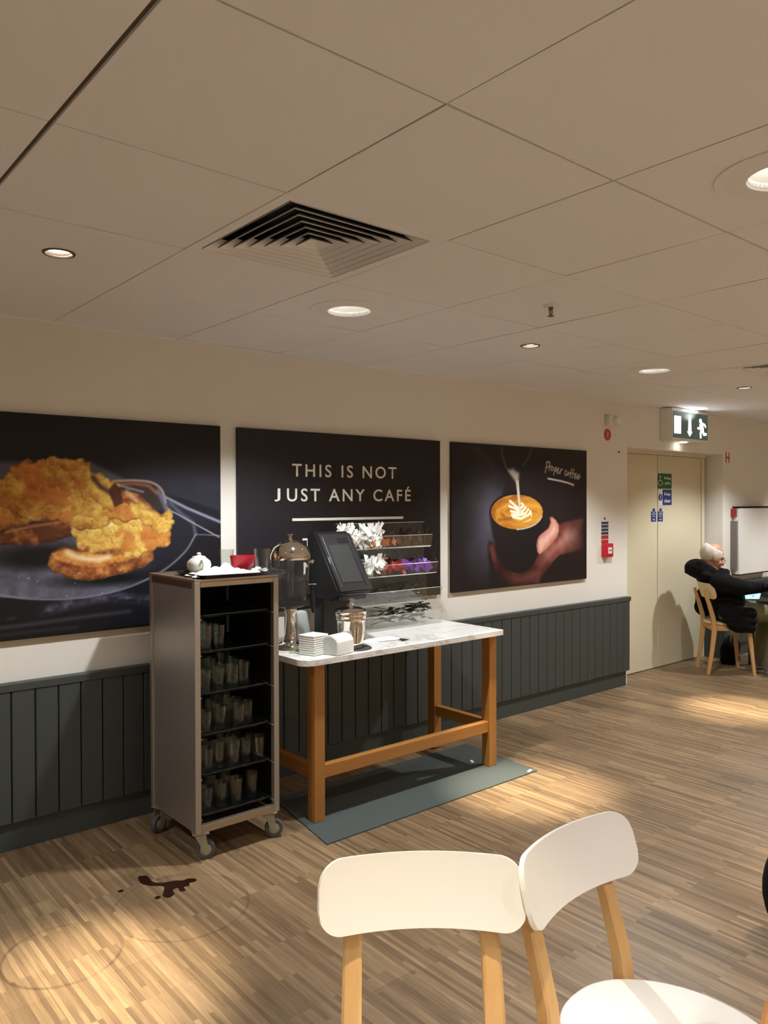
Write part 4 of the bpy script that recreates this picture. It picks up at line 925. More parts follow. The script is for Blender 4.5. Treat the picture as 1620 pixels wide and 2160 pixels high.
def crumple(name, label, cx, cy, z, wx, wy, h, seed, rz=0):
    rs = np.random.RandomState(seed); ph = rs.rand(6)*6.28
    def f(u, v):
        x = (u-.5)*wx*(1+.12*math.sin(7*v+ph[0])); y = (v-.5)*wy*(1+.12*math.sin(6*u+ph[1]))
        e = max(0, 1-max(abs(u-.5), abs(v-.5))*2)**.6
        zz = .002+e*h*(.45+.55*abs(math.sin(5*u+3*v+ph[2])*math.cos(4*v-6*u+ph[3])))+.003*math.sin(11*u+ph[4])*math.sin(9*v+ph[5])
        return (x, y, max(.0015, zz))
    bm = bmesh.new(); grid_sheet(bm, f, 22, 18, .0012)
    o = finish(bm, name, MT['paper'], smooth=35); o.location = (cx, cy, z+.0015); o.rotation_euler = (0, 0, rz); tag(o, label, 'napkin'); return o
crumple('crumpled_napkin', 'crumpled white napkin heaped in the middle of the trolley tray', 1.715, 3.16, TZ, .15, .13, .058, 1, .3)
crumple('crumpled_napkin', 'flat white napkin hanging towards the left front of the trolley tray', 1.625, 3.105, TZ, .19, .14, .03, 2, -.25)
crumple('crumpled_napkin', 'crumpled white napkin at the front right of the trolley tray', 1.775, 3.065, TZ, .15, .09, .028, 3, .05)
crumple('crumpled_napkin', 'small crumpled white napkin right of the red dish on the trolley', 1.90, 3.18, TZ, .09, .08, .02, 4, .4)
t = thing('cutlery_knife', 'table knife sticking out over the right edge of the trolley tray', 'cutlery', (1.93, 3.10, TZ+.014), math.radians(8))
bm = bmesh.new(); bar(bm, [(-.07, 0, -.0025), (.0, 0, .0045), (.055, 0, .010)], [.010, .010, .016], .002, (0, 1, 0)); finish(bm, 'blade', MT['silver'], t, smooth=30)
t = thing('cutlery_fork', 'table fork tilted up over the right edge of the trolley tray', 'cutlery', (1.935, 3.13, TZ+.014), math.radians(14))
bm = bmesh.new(); bar(bm, [(-.07, 0, -.002), (.0, 0, .010), (.045, 0, .030)], [.009, .007, .012], .002, (0, 1, 0))
for k in range(4): bar(bm, [(.045, -.0085+.0055*k, .030), (.075, -.0085+.0055*k, .043)], .002, .0015, (0, 1, 0))
finish(bm, 'fork_body', MT['silver'], t, smooth=30)

# ------------------------------------------------------------------ drinks dispenser
t = thing('drinks_dispenser', 'glass drinks dispenser with domed chrome lid and black tap behind the trolley', 'drinks dispenser', (2.135, 3.25, TT))
bm = bmesh.new(); lathe(bm, [(.002, .254), (.098, .255), (.100, .262), (.100, .440), (.097, .452)], seg=40, cap=False); finish(bm, 'jar', MT['glass'], t, smooth=40)
bm = bmesh.new(); lathe(bm, [(.101, .450), (.102, .458), (.099, .478), (.086, .508), (.062, .530), (.030, .541), (.010, .544)], seg=40); finish(bm, 'lid', MT['chrome'], t, smooth=50)
bm = bmesh.new(); lathe(bm, [(.009, .543), (.007, .556), (.007, .566), (.014, .569), (.014, .573), (.004, .576)], seg=20); finish(bm, 'lid_knob', MT['chrome'], t, smooth=40)
bm = bmesh.new(); lathe(bm, [(.019, .262), (.019, .448)], seg=20); finish(bm, 'ice_tube', MT['acrylic'], t, smooth=40)
bm = bmesh.new(); lathe(bm, [(.075, 0), (.078, .006), (.076, .022), (.066, .034), (.050, .042), (.036, .055), (.031, .085), (.026, .135), (.024, .175), (.030, .195), (.030, .206)], seg=40); finish(bm, 'pedestal', MT['chrome'], t, smooth=50)
bm = bmesh.new(); lathe(bm, [(.030, .206), (.094, .224), (.100, .236), (.100, .2545)], seg=40); finish(bm, 'jar_collar', MT['acrylic'], t, smooth=40)
bm = bmesh.new(); tube(bm, [(.055, -.075, .275), (.066, -.095, .275)], .012, 14)
tube(bm, [(.064, -.093, .300), (.064, -.093, .262), (.066, -.096, .215), (.067, -.096, .190)], [.009, .016, .011, .008], 14)
tube(bm, [(.064, -.093, .300), (.064, -.093, .325)], .005, 10); tube(bm, [(.048, -.085, .327), (.082, -.103, .327)], .0045, 10); finish(bm, 'tap', MT['black'], t, smooth=50)
bm = bmesh.new(); tube(bm, [(.098, -.01, .43), (.118, -.014, .432)], .008, 12); sphere(bm, (.120, -.014, .432), .011); finish(bm, 'side_knob', MT['chrome'], t, smooth=50)

# ------------------------------------------------------------------ black napkin dispenser
t = thing('napkin_dispenser', 'tall black slanted napkin dispenser on the table behind the metal bucket', 'napkin dispenser', (2.41, 3.30, TT))
nx0, nx1 = 2.338, 2.556; sh = t.location
prof = [(3.115, 1.045), (3.098, 1.062), (3.100, 1.080), (3.285, 1.350), (3.30, 1.366), (3.345, 1.366), (3.37, 1.345), (3.37, 1.035), (3.20, 1.022)]
bm = bmesh.new(); prism(bm, prof, 'x', nx0, nx1); bmesh.ops.recalc_face_normals(bm, faces=bm.faces)
bmesh.ops.bevel(bm, geom=list(bm.edges), offset=.007, segments=3, affect='EDGES'); finish(bm, 'body', MT['black'], t, shift=sh, smooth=40)
def _dummy(): pass
def slant(u, off): # point on the slanted front, u 0 bottom .. 1 top
    return (3.100+(3.285-3.100)*u-.82*off, 1.080+(1.350-1.080)*u+.56*off)
for x in (nx0+.028, nx1-.028):
    bm = bmesh.new(); tube(bm, [(x, *slant(.05, .007)), (x, *slant(.5, .007)), (x, *slant(.95, .007))], .003, 8)
    finish(bm, 'front_rib', MT['blackgloss'], t, shift=sh, smooth=40)
bm = bmesh.new(); prism(bm, [slant(-.02, .0), slant(-.03, .006), slant(1.0, .006), slant(1.03, .0)], 'x', nx0+.012, nx1); finish(bm, 'front_panel', MT['blackgloss'], t, shift=sh)
bm = bmesh.new(); a = slant(.12, .003); b_ = slant(.86, .003); 
prism(bm, [slant(.12, .005), slant(.12, .0085), slant(.80, .0085), slant(.80, .005)], 'x', nx0+.045, nx1-.045); finish(bm, 'front_cover', mat('dispenser_cover', (58, 60, 60), .3, coat=.2), t, shift=sh)
bm = bmesh.new(); prism(bm, [slant(.84, .005), slant(.84, .0075), slant(.93, .0075), slant(.93, .005)], 'x', nx1-.10, nx1-.03); finish(bm, 'latch_window', MT['dark'], t, shift=sh)
bm = bmesh.new(); sphere(bm, (nx1-.066, *slant(.885, .008)), (.010, .003, .005), 14); finish(bm, 'badge', MT['silver'], t, shift=sh, smooth=180)
bm = bmesh.new(); prism(bm, [(3.115, 1.046), (3.125, 1.024), (3.20, 1.018), (3.24, 1.03)], 'x', nx0+.02, nx1-.02); finish(bm, 'outlet', MT['black'], t, shift=sh)
bm = bmesh.new(); box(bm, nx0+.03, nx1-.03, 3.27, 3.35, TT+.012, 1.04, .006); finish(bm, 'stem', MT['black'], t, shift=sh)
bm = bmesh.new(); box(bm, nx0-.02, nx1+.02, 3.18, 3.40, TT, TT+.012, .004); finish(bm, 'base_plate', MT['black'], t, shift=sh); t.location.y += .035
o = finish(B(box, -.062, .062, -.045, .045, 0, .15, .006), 'napkin_pack', MT['papergrey'], smooth=40); o.location = (2.32, 3.47, TT+.0005); o.rotation_euler = (0, 0, math.radians(8)); o.scale = (1, .8, 1)
tag(o, 'pale square pack of napkins standing behind the dispenser pedestal', 'napkins')

# ------------------------------------------------------------------ things along the front of the table
t = thing('metal_bucket', 'polished metal bucket on a dark round coaster, on the marble table', 'bucket', (2.385, 3.09, TT+.004))
bm = bmesh.new(); lathe(bm, [(.002, .0), (.048, .0), (.053, .005), (.057, .03), (.062, .09), (.0655, .128), (.0672, .130), (.0665, .134), (.068, .146), (.0696, .148), (.069, .152), (.071, .168), (.073, .170), (.070, .171), (.0655, .150), (.050, .008), (.002, .006)], seg=48, cap=False)
t.scale = (1.12, 1.12, 1.09); finish(bm, 'pail', MT['chrome'], t, smooth=50)
bm = bmesh.new(); lathe(bm, [(.070, .172), (.062, .180), (.035, .187), (.012, .189), (.010, .194), (.014, .199), (.010, .205), (.007, .212), (.014, .218), (.016, .222), (.010, .227), (.001, .228)], seg=40, cap=False); finish(bm, 'lid', MT['chrome'], t, smooth=50)
bm = bmesh.new(); lathe(bm, [(.088, 0), (.088, .0035), (.084, .004)], (2.402, 3.085, TT), 40); o = finish(bm, 'coaster', mat('dark_felt', (66, 62, 56), .9, noise=.3, nscale=200)); tag(o, 'dark round coaster under the polished metal bucket', 'coaster')
t = thing('napkin_holder', 'white block of folded napkins on the table, beside the trolley', 'napkins', (2.165, 3.10, TT), math.radians(14))
bm = bmesh.new()
for k in range(9): box(bm, -.052, .052, -.050, .050, .002+.0105*k, .0115+.0105*k, .003)
finish(bm, 'napkin_stack', MT['paper'], t, smooth=40)
t = thing('napkin_roll', 'fat folded bundle of white napkins in front of the metal bucket', 'napkins', (2.262, 3.035, TT), math.radians(14))
bm = bmesh.new(); pr = []
for k in range(13): a = math.radians(180-15*k); pr.append((.052*math.cos(a)*1.0, .058+.036*math.sin(a)))
prism(bm, [(-.052, .002)]+pr+[(.052, .002)], 'x', -.062, .062)
bmesh.ops.recalc_face_normals(bm, faces=bm.faces); bmesh.ops.bevel(bm, geom=list(bm.edges), offset=.003, segments=2, affect='EDGES'); finish(bm, 'folded_sheets', MT['paper'], t, smooth=50)
bm = bmesh.new(); prism(bm, [(-.045, .006)]+[(p[0]*.86, .03+(p[1]-.03)*.9) for p in pr]+[(.045, .006)], 'x', -.0635, -.062); finish(bm, 'end_sheet', MT['papergrey'], t)
for (x, y, r_, lab) in ((2.60, 3.19, .2, 'flat white paper napkin lying on the marble beside the bucket'), (2.68, 3.17, -.15, 'white paper napkin lying on the marble near the black sachet')):
    o = finish(B(box, -.065, .065, -.05, .05, 0, .0022, .0005), 'flat_napkin', MT['paper']); o.location = (x, y, TT+(.0002 if r_ > 0 else .0026)); o.rotation_euler = (0, 0, r_); tag(o, lab, 'napkin')
o = finish(B(grid_sheet, lambda u, v: ((u-.5)*.06, (v-.5)*.035, .003+.012*max(0, math.sin(u*5+v*2))*(1-abs(2*v-1))), 10, 8, .001), 'black_sachet', MT['black'], smooth=40)
o.location = (2.735, 3.09, TT+.001); o.rotation_euler = (0, 0, .3); tag(o, 'crumpled black sachet on the marble beside the flat napkins', 'sachet')
t = thing('salt_dish', 'low round glass dish in front of the drinks dispenser pedestal', 'dish', (2.095, 3.155, TT))
bm = bmesh.new(); lathe(bm, [(.024, 0), (.030, .004), (.032, .020), (.029, .020), (.027, .006), (.002, .004)], seg=28, cap=False); finish(bm, 'bowl', MT['glass'], t, smooth=40)

# ------------------------------------------------------------------ clear condiment rack with four tiers
rx0, rx1 = 2.635, 3.315
t = rack = thing('condiment_rack', 'clear acrylic four-tier rack of sachets and cutlery on the marble table', 'rack', ((rx0+rx1)/2, 3.50, TT)); sh = t.location
# tier: back-top (y,z), front-lip top (y,z), front-lip bottom (y,z), floor back (y,z)
tiers = [((3.55, 1.400), (3.475, 1.325), (3.490, 1.255), (3.565, 1.262)), ((3.50, 1.250), (3.425, 1.160), (3.440, 1.095), (3.55, 1.105)),
         ((3.46, 1.090), (3.392, 1.012), (3.410, .938), (3.53, .948)), ((3.44, .930), (3.378, .878), (3.400, .800), (3.53, .800))]
th = .003
for k, (bt, lt, lb, fb) in enumerate(tiers):
    e = bpy.data.objects.new('bin_tier', None); C.objects.link(e); e.parent = t; e.location = (0, 0, 0)
    bm = bmesh.new()
    prism(bm, [lt, (lt[0]-th, lt[1]), (lb[0]-th, lb[1]-th), (fb[0], fb[1]-th), fb, lb], 'x', rx0, rx1); finish(bm, 'trough', MT['acrylic'], e, shift=sh)
    bm = bmesh.new(); box(bm, rx0, rx1, fb[0], fb[0]+th, fb[1], bt[1]); finish(bm, 'back_sheet', MT['acrylic'], e, shift=sh)
    for i in range(6):
        x = rx0+(rx1-rx0-th)*i/5
        bm = bmesh.new(); prism(bm, [bt, lt, lb, fb, (fb[0], bt[1])], 'x', x, x+th); finish(bm, 'divider', MT['acrylic'], e, shift=sh)
    bm = bmesh.new(); rr = .0016
    tube(bm, [(rx0, bt[0], bt[1]), (rx1, bt[0], bt[1])], rr, 6); tube(bm, [(rx0, lt[0], lt[1]), (rx1, lt[0], lt[1])], rr, 6); tube(bm, [(rx0, lb[0], lb[1]), (rx1, lb[0], lb[1])], rr*1.3, 6)
    finish(bm, 'polished_edge', mat('frosted_edge', (180, 180, 172), .3), e, shift=sh)
cw = (rx1-rx0)/5
def tierpt(k, u, f, h):
    bt, lt, lb, fb = tiers[k]; return (rx0+cw*u, lb[0]+(fb[0]-lb[0])*f, lb[1]+h)
random.seed(21)
protos = {}
def sachet(kind, m, label, group, k, u0, u1, n, size, spread_h, upright=.6, f0=.15, f1=.7):
    for i in range(n):
        if kind+m not in protos:
            bm = bmesh.new(); w_, h_ = size
            grid_sheet(bm, lambda u, v: ((u-.5)*w_, .0018*math.sin(PI*u)*math.sin(PI*v), (v-.5)*h_), 4, 5, .0012)
            o = finish(bm, kind, MT[m], smooth=60); protos[kind+m] = o; tag(o, label, 'sachet', group)
        else:
            o = protos[kind+m].copy(); C.objects.link(o); o['label'] = label; o['group'] = group
        p = tierpt(k, random.uniform(u0, u1), random.uniform(f0, f1), random.uniform(.018, spread_h)+.006)
        o['label'] = label.replace(' in the', ' in bin %d of the' % 0, 0)+', '+['leftmost', 'second', 'middle', 'fourth', 'rightmost'][min(4, int((p[0]-rx0)/cw))]+' bin' if len(label.split()) < 15 else label
        o.location = p; o.rotation_euler = (random.uniform(-.8, .5), random.uniform(-1, 1)*upright, random.uniform(-.7, .7))
sachet('sugar_stick', 'paper', 'white paper sachet sticking up in the top left bins of the clear rack', 'white sachets in the top tier', 0, .1, 2.2, 95, (.020, .075), .115, 1.1, .0, .6)
sachet('stirrer_sachet', 'brownsach', 'dark brown sachet in the top right bins of the clear rack', 'brown sachets in the top tier', 0, 2.3, 4.8, 26, (.020, .070), .07, .7, .1, .6)
sachet('orange_sachet', 'orange', 'orange sachet lying under the white ones in the top tier', 'orange sachets in the top tier', 0, 1.5, 3.0, 14, (.03, .04), .03, 1.4, .05, .4)
sachet('black_packet', 'black', 'black packet in the left bins of the second tier of the rack', 'black packets in the second tier', 1, .3, 1.5, 12, (.035, .06), .08, .6)
sachet('milk_sachet', 'paper', 'white sachet leaning in the second tier of the rack', 'white sachets in the second tier', 1, 1.15, 2.1, 30, (.030, .06), .10, 1.0)
sachet('ketchup_sachet', 'redsach', 'red sauce sachet in the middle of the second tier of the rack', 'red sachets in the second tier', 1, 2.1, 3.3, 14, (.032, .055), .07, .9)
sachet('purple_sachet', 'purple', 'purple sachet in the right bins of the second tier of the rack', 'purple sachets in the second tier', 1, 3.2, 4.85, 22, (.03, .055), .065, 1.1)
def cutlery(k, n, u0, u1, h0, h1, label, group):
    for i in range(n):
        key = 'spoon'
        if key not in protos:
            bm = bmesh.new(); bar(bm, [(-.08, 0, 0), (0, 0, .002), (.045, 0, 0)], [.012, .006, .006], .0018, (0, 1, 0)); sphere(bm, (.062, 0, -.001), (.022, .013, .004), 12)
            o = finish(bm, 'table_spoon', MT['silver'], smooth=50); protos[key] = o; tag(o, label, 'cutlery', group)
        else:
            o = protos[key].copy(); C.objects.link(o); o['label'] = label; o['group'] = group
        o.location = tierpt(k, random.uniform(u0, u1), random.uniform(.30, .65), random.uniform(h0, h1)); o.rotation_euler = (random.uniform(-.5, .5), random.uniform(-.25, .25), random.uniform(-.35, .35))
cutlery(3, 46, 1.7, 4.3, .03, .10, 'metal spoon in the bottom tier of the clear rack', 'spoons in the bottom tier')
cutlery(3, 14, 3.6, 4.4, .08, .12, 'metal spoon in the bottom tier of the clear rack', 'spoons in the bottom tier')
cutlery(2, 34, .9, 4.3, .02, .095, 'metal spoon in the third tier of the clear rack', 'spoons in the third tier')

# ------------------------------------------------------------------ café chairs
def make_chair(label, white, wood_m, loc, rz, group=None):
    t = thing('cafe_chair', label, 'chair', loc, rz, group)
    W, sag, Hb, tilt, ztop = .410, .042, .136, .31, .802
    def bp(u, v):   # backrest surface, u -1..1, v 0..1, with rounded corners
        rc = .30
        hh = 1.0
        au = abs(u)
        x = u*W/2
        if au > 1-rc:
            q = (au-(1-rc))/rc; hh = 1-.42*(1-math.sqrt(max(0, 1-q*q)))*1.0
        lv = .5+(v-.5)*hh
        y = .14+sag*(1-u*u)+lv*Hb*tilt; z = ztop-(1-lv)*Hb
        return (x, y, z)
    bm = bmesh.new()
    N = 28
    def bp2(u, v):
        a = (u*2-1); uu = math.sin(a*PI/2) if False else a
        return bp(uu, v)
    # outline as a superellipse so that the ends are full but rounded
    def sup(i, j, n, m_):
        u = -1+2*i/n; v = j/m_
        u = math.sin(u*PI/2)*.35+u*.65 if abs(u) < 1 else u
        rr, hh = .048, Hb/2; q = max(0, abs(u)*W/2-(W/2-rr))
        lim = (hh-rr+math.sqrt(max(0, rr*rr-q*q)))/hh
        vv = .5+(v-.5)*lim
        return (u*W/2, .14+sag*(1-u*u)+vv*Hb*tilt-.0, ztop-(1-vv)*Hb)
    grid_sheet(bm, lambda a, b: sup(round(a*64), round(b*10), 64, 10), 64, 10, .0)
    bm.normal_update(); r = bmesh.ops.solidify(bm, geom=list(bm.faces), thickness=.011)
    finish(bm, 'backrest', white, t, smooth=50)
    bm = bmesh.new()
    out = []
    for k in range(48):
        a = 2*PI*k/48; c, s_ = math.cos(a), math.sin(a); n = 2.45
        rr = (abs(c)**n+abs(s_)**n)**(-1/n); x, y = rr*c, rr*s_
        y2 = -.015+.205*y; hw = .200-.045*max(0, y)**1.3+.012*max(0, -y)
        out.append((x*hw, y2))
    n = len(out)
    L = []
    for dz, sc in ((0, .97), (.004, .995), (.012, 1.0), (.017, .985), (.019, .95)):
        L.append([bm.verts.new((p[0]*sc, -.015+(p[1]+.015)*sc, .436+dz)) for p in out])
    for a, b in zip(L, L[1:]):
        for k in range(n): bm.faces.new((a[k], a[(k+1) % n], b[(k+1) % n], b[k]))
    bm.faces.new(L[0][::-1])
    c1 = [bm.verts.new((v.co.x*.5, -.015+(v.co.y+.015)*.5, .451)) for v in L[-1]]
    for k in range(n): bm.faces.new((L[-1][k], L[-1][(k+1) % n], c1[(k+1) % n], c1[k]))
    bm.faces.new(c1)
    finish(bm, 'seat', white, t, smooth=50)
    for s_ in (-1, 1):
        bm = bmesh.new()
        P = [(.150, .205, 0), (.147, .172, .20), (.144, .150, .40), (.142, .148, .50), (.140, .168, .62), (.138, .190, .68), (.137, .204, .735)]
        # the post leans in to meet the back face of the curved backrest
        bar(bm, [(s_*p[0], p[1]+(.028 if p[2] > .6 else .014 if p[2] > .48 else 0), p[2]) for p in P], [.030, .034, .040, .040, .038, .036, .032], [.026, .032, .038, .034, .030, .026, .018], (1, 0, 0)); finish(bm, 'rear_leg', wood_m, t, smooth=30)
        bm = bmesh.new(); bar(bm, [(s_*.192, -.175, 0), (s_*.180, -.155, .20), (s_*.165, -.135, .432)], [.024, .030, .036], [.024, .030, .038], (1, 0, 0)); finish(bm, 'front_leg', wood_m, t, smooth=30)
        bm = bmesh.new(); bar(bm, [(s_*.166, -.118, .408), (s_*.146, .133, .408)], .02, .044, (1, 0, 0)); finish(bm, 'side_rail', wood_m, t, smooth=30)
    bm = bmesh.new(); bar(bm, [(-.126, .152, .405), (.126, .152, .405)], .02, .048, (0, 1, 0)); finish(bm, 'rear_rail', wood_m, t, smooth=30)
    bm = bmesh.new(); bar(bm, [(-.146, -.137, .408), (.146, -.137, .408)], .02, .044, (0, 1, 0)); finish(bm, 'front_rail', wood_m, t, smooth=30)
    return t
make_chair('white café chair in the foreground, its curved backrest nearest the camera', MT['chairwhite'], MT['beech'], (.951, 1.004, 0), math.radians(-38.15))
make_chair('white café chair at lower right with its round white seat showing', MT['chairwhite'], MT['beech'], (1.417, .840, 0), math.radians(3.0))
mc = make_chair('cream and beech café chair the grey-haired man sits on', MT['chaircream'], MT['beech'], (6.86, 3.39, 0), math.radians(46))

# ------------------------------------------------------------------ seated man; local axes: x = his left, -y = forward
man = thing('person', 'white-haired man in a black hooded coat, seated facing right, looking at a phone', 'person', (6.86, 3.39, 0), math.radians(46))
def caps(bm, pts, rads, seg=14):
    tube(bm, pts, rads, seg)
    for p, r in zip(pts, rads): sphere(bm, p, r, 14)
bm = bmesh.new()
rot = Matrix.Rotation(math.radians(22), 3, 'X')      # head bowed forward
hc = Vector((0, .118, 1.035))
def hp(x, y, z): v = rot @ Vector((x, y, z)); return hc+v
sphere(bm, hp(0, .012, .020), (.076, .098, .090), 28, rot)           # cranium
sphere(bm, hp(0, -.040, -.045), (.056, .058, .066), 20, rot)         # face
sphere(bm, hp(0, -.060, -.088), (.032, .034, .026), 16, rot)         # chin
caps(bm, [hp(0, -.094, -.012), hp(0, -.112, -.040)], [.009, .013])   # nose
caps(bm, [hp(-.02, -.091, -.066), hp(.02, -.091, -.066)], [.008, .008]) # lips
caps(bm, [hp(-.045, -.082, .012), hp(.045, -.082, .012)], [.012, .012]) # brow
for s_ in (-1, 1):
    sphere(bm, hp(s_*.079, .002, -.022), (.010, .018, .030), 14, rot); sphere(bm, hp(s_*.083, .010, -.012), (.007, .014, .018), 12, rot)
    sphere(bm, hp(s_*.034, -.080, -.040), (.020, .016, .020), 12, rot)
caps(bm, [hp(0, .03, -.06), (0, .13, .90), (0, .08, .82)], [.055, .056, .075])
sphere(bm, (0, .04, .72), (.14, .08, .16), 20); sphere(bm, (0, -.01, .57), (.13, .08, .09), 20)
# arms and legs under the clothes
caps(bm, [(-.16, .07, .81), (-.25, -.06, .775), (-.15, -.275, .772)], [.045, .038, .026])
caps(bm, [(.17, .12, .82), (.25, .0, .63), (.075, -.150, .652)], [.045, .038, .026])
for s_ in (-1, 1): caps(bm, [(s_*.09, -.02, .52), (s_*.115, -.40, .52), (s_*.12, -.34, .10)], [.055, .048, .035])
def hand(bm, wrist, fwd, up, side, curl, s=1.0):
    """palm plus five separate fingers; side = thumb side"""
    W_ = Vector(wrist); f = Vector(fwd).normalized(); u = Vector(up).normalized(); s2 = f.cross(u).normalized()*side; u = s2.cross(f)*side
    u = u.normalized()
    for a in (-.018, -.006, .006, .018): caps(bm, [W_+s2*a*.7*s, W_+f*.075*s+s2*a*1.5*s], [.014*s, .0115*s], 10)
    for k, (a, L_) in enumerate(((.029, .066), (.010, .075), (-.009, .070), (-.027, .054))):
        p = W_+f*.080*s+s2*a*s; d = f.copy(); P = [p]
        for q in range(3):
            ang = curl*(.5+.45*q); d = (f*math.cos(ang)-u*math.sin(ang)); P.append(P[-1]+d*L_*s*(.45, .32, .23)[q])
        caps(bm, P, [.0092*s, .0086*s, .0078*s, .0068*s], 10)
    p = W_+f*.020*s+s2*.024*s; caps(bm, [p, p+(f*.55+s2*.8-u*.1).normalized()*.036*s, p+(f*.55+s2*.8-u*.1).normalized()*.036*s+(f*.95+s2*.15-u*.35).normalized()*.032*s], [.013*s, .0105*s, .0088*s], 10)
hand(bm, (-.150, -.278, .772), (.10, -1, -.04), (0, 0, 1), -1, .35)
hand(bm, (.075, -.152, .652), (-.62, -.78, .0), (0, 0, -1), 1, .75)
body = remeshed(bm, .0052, 3, .5); finish(body, 'body', MT['skin'], man, smooth=180)
# hair: fringe round the sides and back, bald crown
bm = bmesh.new()
def hair(u, v):
    th = math.radians(-128+256*u); low = -34-34*max(0, math.cos(th)); ph = math.radians(low+(24+18*max(0, math.cos(th))-low)*v)
    r = (.080, .103, .094); x = r[0]*math.cos(ph)*math.sin(th); y = .012+r[1]*math.cos(ph)*math.cos(th); z = .018+r[2]*math.sin(ph)
    k = 1+.025*math.sin(th*9)*math.cos(v*7); return hp(x*k, y*k, z)
grid_sheet(bm, hair, 40, 12, .007); finish(bm, 'hair', MT['hair'], man, smooth=180)
bm = bmesh.new()
for s_ in (-1, 1):
    tube(bm, [hp(s_*.034+.020*math.cos(a), -.108, -.012+.018*math.sin(a)) for a in [2*PI*k/16 for k in range(17)]], .0014, 6)
    tube(bm, [hp(s_*.055, -.108, -.006), hp(s_*.082, .0, -.002), hp(s_*.084, .018, -.016)], .0014, 6)
tube(bm, [hp(-.014, -.110, -.010), hp(.014, -.110, -.010)], .0014, 6); finish(bm, 'glasses', MT['black'], man, smooth=180)
# coat
bm = bmesh.new()
sphere(bm, (0, .055, .785), (.215, .125, .11), 26); sphere(bm, (0, -.01, .64), (.205, .140, .19), 26); sphere(bm, (.0, -.02, .55), (.20, .15, .13), 24)
sphere(bm, (-.015, .262, .925), (.115, .105, .085), 24); sphere(bm, (0, .21, .87), (.165, .095, .052), 20)      # hood lying on the back
caps(bm, [(-.10, .15, .895), (0, .20, .93), (.10, .15, .895)], [.045, .05, .045]); caps(bm, [(-.09, .13, .89), (-.05, .03, .87), (.03, -.01, .885)], [.035, .032, .034]); caps(bm, [(.09, .12, .89), (.06, .02, .89)], [.035, .035])
caps(bm, [(-.165, .125, .81), (-.235, .02, .79), (-.262, -.06, .775), (-.21, -.17, .772), (-.150, -.268, .772)], [.080, .074, .064, .054, .043])
caps(bm, [(.165, .125, .81), (.235, .06, .70), (.255, .0, .645), (.17, -.075, .645), (.09, -.138, .650)], [.082, .070, .064, .054, .042])
sphere(bm, (.225, .10, .62), (.055, .10, .13), 18); sphere(bm, (.225, .11, .55), (.045, .10, .09), 18)      # far flap
caps(bm, [(-.20, .09, .56), (-.20, -.14, .55)], [.05, .05]); caps(bm, [(-.215, .08, .50), (-.215, -.15, .48)], [.035, .035]); caps(bm, [(-.222, .04, .45), (-.222, -.15, .425)], [.028, .028]); caps(bm, [(-.222, -.04, .41), (-.222, -.14, .395)], [.02, .02]); sphere(bm, (-.212, -.05, .475), (.040, .130, .100), 20)  # near flap over the seat side
random.seed(9)
for k in range(16):
    a = random.uniform(0, 2*PI); sphere(bm, (-.015+.085*math.cos(a), .262+.075*math.sin(a), .925+random.uniform(-.06, .06)), (random.uniform(.025, .05), random.uniform(.02, .045), random.uniform(.015, .03)), 10)
for k in range(9):
    u_ = k/8; p = Vector((-.215-.03*math.sin(u_*3), .09-.36*u_, .805-.03*u_)); sphere(bm, p, (.062-.018*u_, .018, .062-.02*u_), 12)
for k in range(26):
    a = random.uniform(0, 2*PI); z = random.uniform(.55, .86); sphere(bm, (.19*math.cos(a), .01+.115*math.sin(a), z), (random.uniform(.03, .05), random.uniform(.03, .05), random.uniform(.012, .022)), 10)
coat = remeshed(bm, .0085, 3, .55); finish(coat, 'coat', MT['coat'], man, smooth=180)
bm = bmesh.new()
for s_ in (-1, 1):
    caps(bm, [(s_*.085, .02, .535), (s_*.115, -.22, .540), (s_*.125, -.42, .535)], [.088, .088, .076]); caps(bm, [(s_*.125, -.42, .53), (s_*.13, -.37, .30), (s_*.125, -.335, .11)], [.074, .062, .055])
for k in range(14):
    s_ = random.choice((-1, 1)); sphere(bm, (s_*.115+random.uniform(-.04, .04), random.uniform(-.42, -.05), .545+random.uniform(.03, .065)), (.03, .02, .018), 10)
finish(remeshed(bm, .009, 3, .5), 'trousers', MT['khaki'], man, smooth=180)
for s_ in (-1, 1):
    bm = bmesh.new(); sphere(bm, (s_*.125, -.405, .046), (.046, .125, .044), 20); sphere(bm, (s_*.125, -.340, .075), (.045, .055, .05), 16); box(bm, s_*.125-.042, s_*.125+.042, -.52, -.285, .0, .022, .01)
    finish(remeshed(bm, .006, 3), 'shoe', MT['shoe'], man, smooth=180)
# phone held in the left hand
def mw(p): return man_M @ Vector(p)
man_M = Matrix.Translation((6.86, 3.39, 0)) @ Matrix.Rotation(math.radians(46), 4, 'Z')
t = thing('smartphone', 'smartphone with glowing pale blue screen in the seated man\'s hand', 'phone', mw((-.015, -.225, .673)), math.radians(46))
t.rotation_euler = (math.radians(-8), math.radians(-48), math.radians(46-38))
bm = bmesh.new(); box(bm, -.035, .035, -.072, .072, -.004, .004, .003); finish(bm, 'case', MT['black'], t, smooth=40)
bm = bmesh.new(); box(bm, -.031, .031, -.066, .066, .0041, .0046); finish(bm, 'screen', MT['screen'], t)

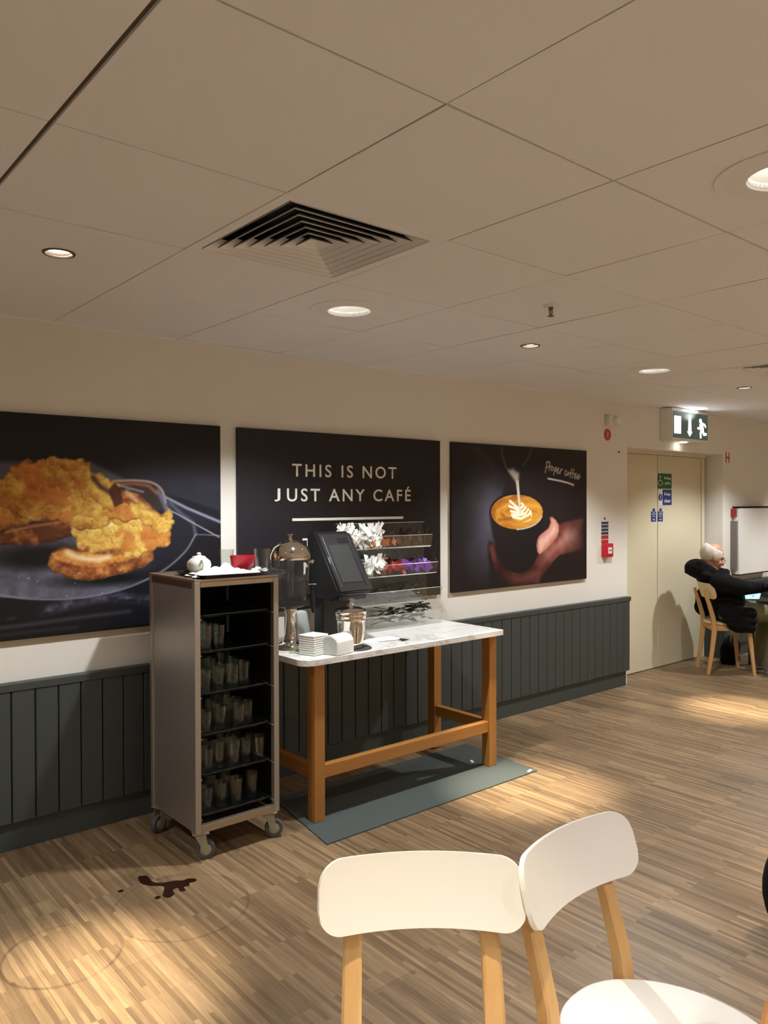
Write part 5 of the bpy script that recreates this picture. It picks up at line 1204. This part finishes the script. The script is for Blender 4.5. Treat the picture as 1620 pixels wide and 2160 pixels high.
# table he sits at
t = thing('cafe_table', 'dark square café table at the right edge, in front of the seated man', 'table', mw((0, -.65, 0)), math.radians(46))
dkw = wood('dark_table_wood', (44, 34, 30), (30, 24, 22), .4, 0)
bm = bmesh.new(); box(bm, -.34, .34, -.34, .34, .705, .735, .004); finish(bm, 'tabletop', dkw, t)
for a in (-1, 1):
    for b in (-1, 1):
        if b < 0 or True:
            bm = bmesh.new(); box(bm, a*.31-.02, a*.31+.02, b*.31-.02, b*.31+.02, 0, .705, .003); finish(bm, 'leg', MT['black'], t)
bm = bmesh.new(); box(bm, -.29, .29, .30, .32, .665, .705); box(bm, -.29, .29, -.32, -.30, .665, .705); finish(bm, 'apron', dkw, t)
# dark bag on the floor by the wall behind the chair
t = thing('shopping_bag', 'black soft bag on the floor against the wall behind the man\'s chair', 'bag', (7.22, 3.53, 0), .2)
bm = bmesh.new(); 
for k in range(3): sphere(bm, (-.03+.04*k, 0, .11+.02*k), (.10, .08, .11), 18)
box(bm, -.10, .12, -.07, .07, 0.0, .08, .03); finish(remeshed(bm, .01, 4), 'bag_body', MT['coat'], t, smooth=180)
bm = bmesh.new(); tube(bm, [(-.06, -.02, .22), (-.04, -.03, .31), (.03, -.03, .33), (.08, -.02, .24)], .006, 8); finish(bm, 'strap', MT['papergrey'], t, smooth=180)

# ------------------------------------------------------------------ cut-off things at the right edge of the picture
t = thing('black_backpack', 'plump black bag at the right edge of the picture, partly cut off', 'bag', (2.80, 1.105, 0), .5)
bm = bmesh.new(); sphere(bm, (0, 0, .19), (.145, .135, .19), 26); sphere(bm, (0, 0, .26), (.12, .11, .13), 24); box(bm, -.08, .08, -.07, .07, 0, .10, .03)
finish(remeshed(bm, .012, 4), 'bag_body', MT['coat'], t, smooth=180)
bm = bmesh.new(); tube(bm, [(-.05, 0, .37), (-.04, 0, .43), (.04, 0, .43), (.05, 0, .37)], .008, 8); finish(bm, 'handle', MT['black'], t, smooth=180)
bm = bmesh.new(); sphere(bm, (0, -.10, .14), (.09, .05, .08), 20); finish(bm, 'front_pocket', MT['coat'], t, smooth=180)

for k, (x, y, r_) in enumerate(((3.46, 2.84, .3), (3.33, 3.16, 1.0))):
    o = finish(B(box, -.022, .022, -.008, .008, 0, .0012), 'paper_scrap', MT['paper']); o.location = (x, y, .0062); o.rotation_euler = (0, 0, r_)
    tag(o, ('torn white paper scrap on the right front corner of the floor mat', 'tiny white paper scrap on the mat behind the right table leg')[k], 'paper scrap')

t = thing('round_table', 'corner of a black round table with oak edge at the bottom right corner', 'table', (1.30, .20, 0))
bm = bmesh.new(); lathe(bm, [(.345, .728), (.349, .735), (.349, .748), (.343, .752), (.335, .752)], seg=72, cap=False); finish(bm, 'edge_band', MT['oak'], t, smooth=30)
bm = bmesh.new(); lathe(bm, [(.344, .728), (.344, .748), (.336, .7525), (.01, .7525)], seg=72); finish(bm, 'tabletop', MT['black'], t, smooth=30)
bm = bmesh.new(); lathe(bm, [(.20, 0), (.20, .012), (.035, .025), (.03, .70), (.09, .727)], seg=32); finish(bm, 'pedestal', MT['black'], t, smooth=30)
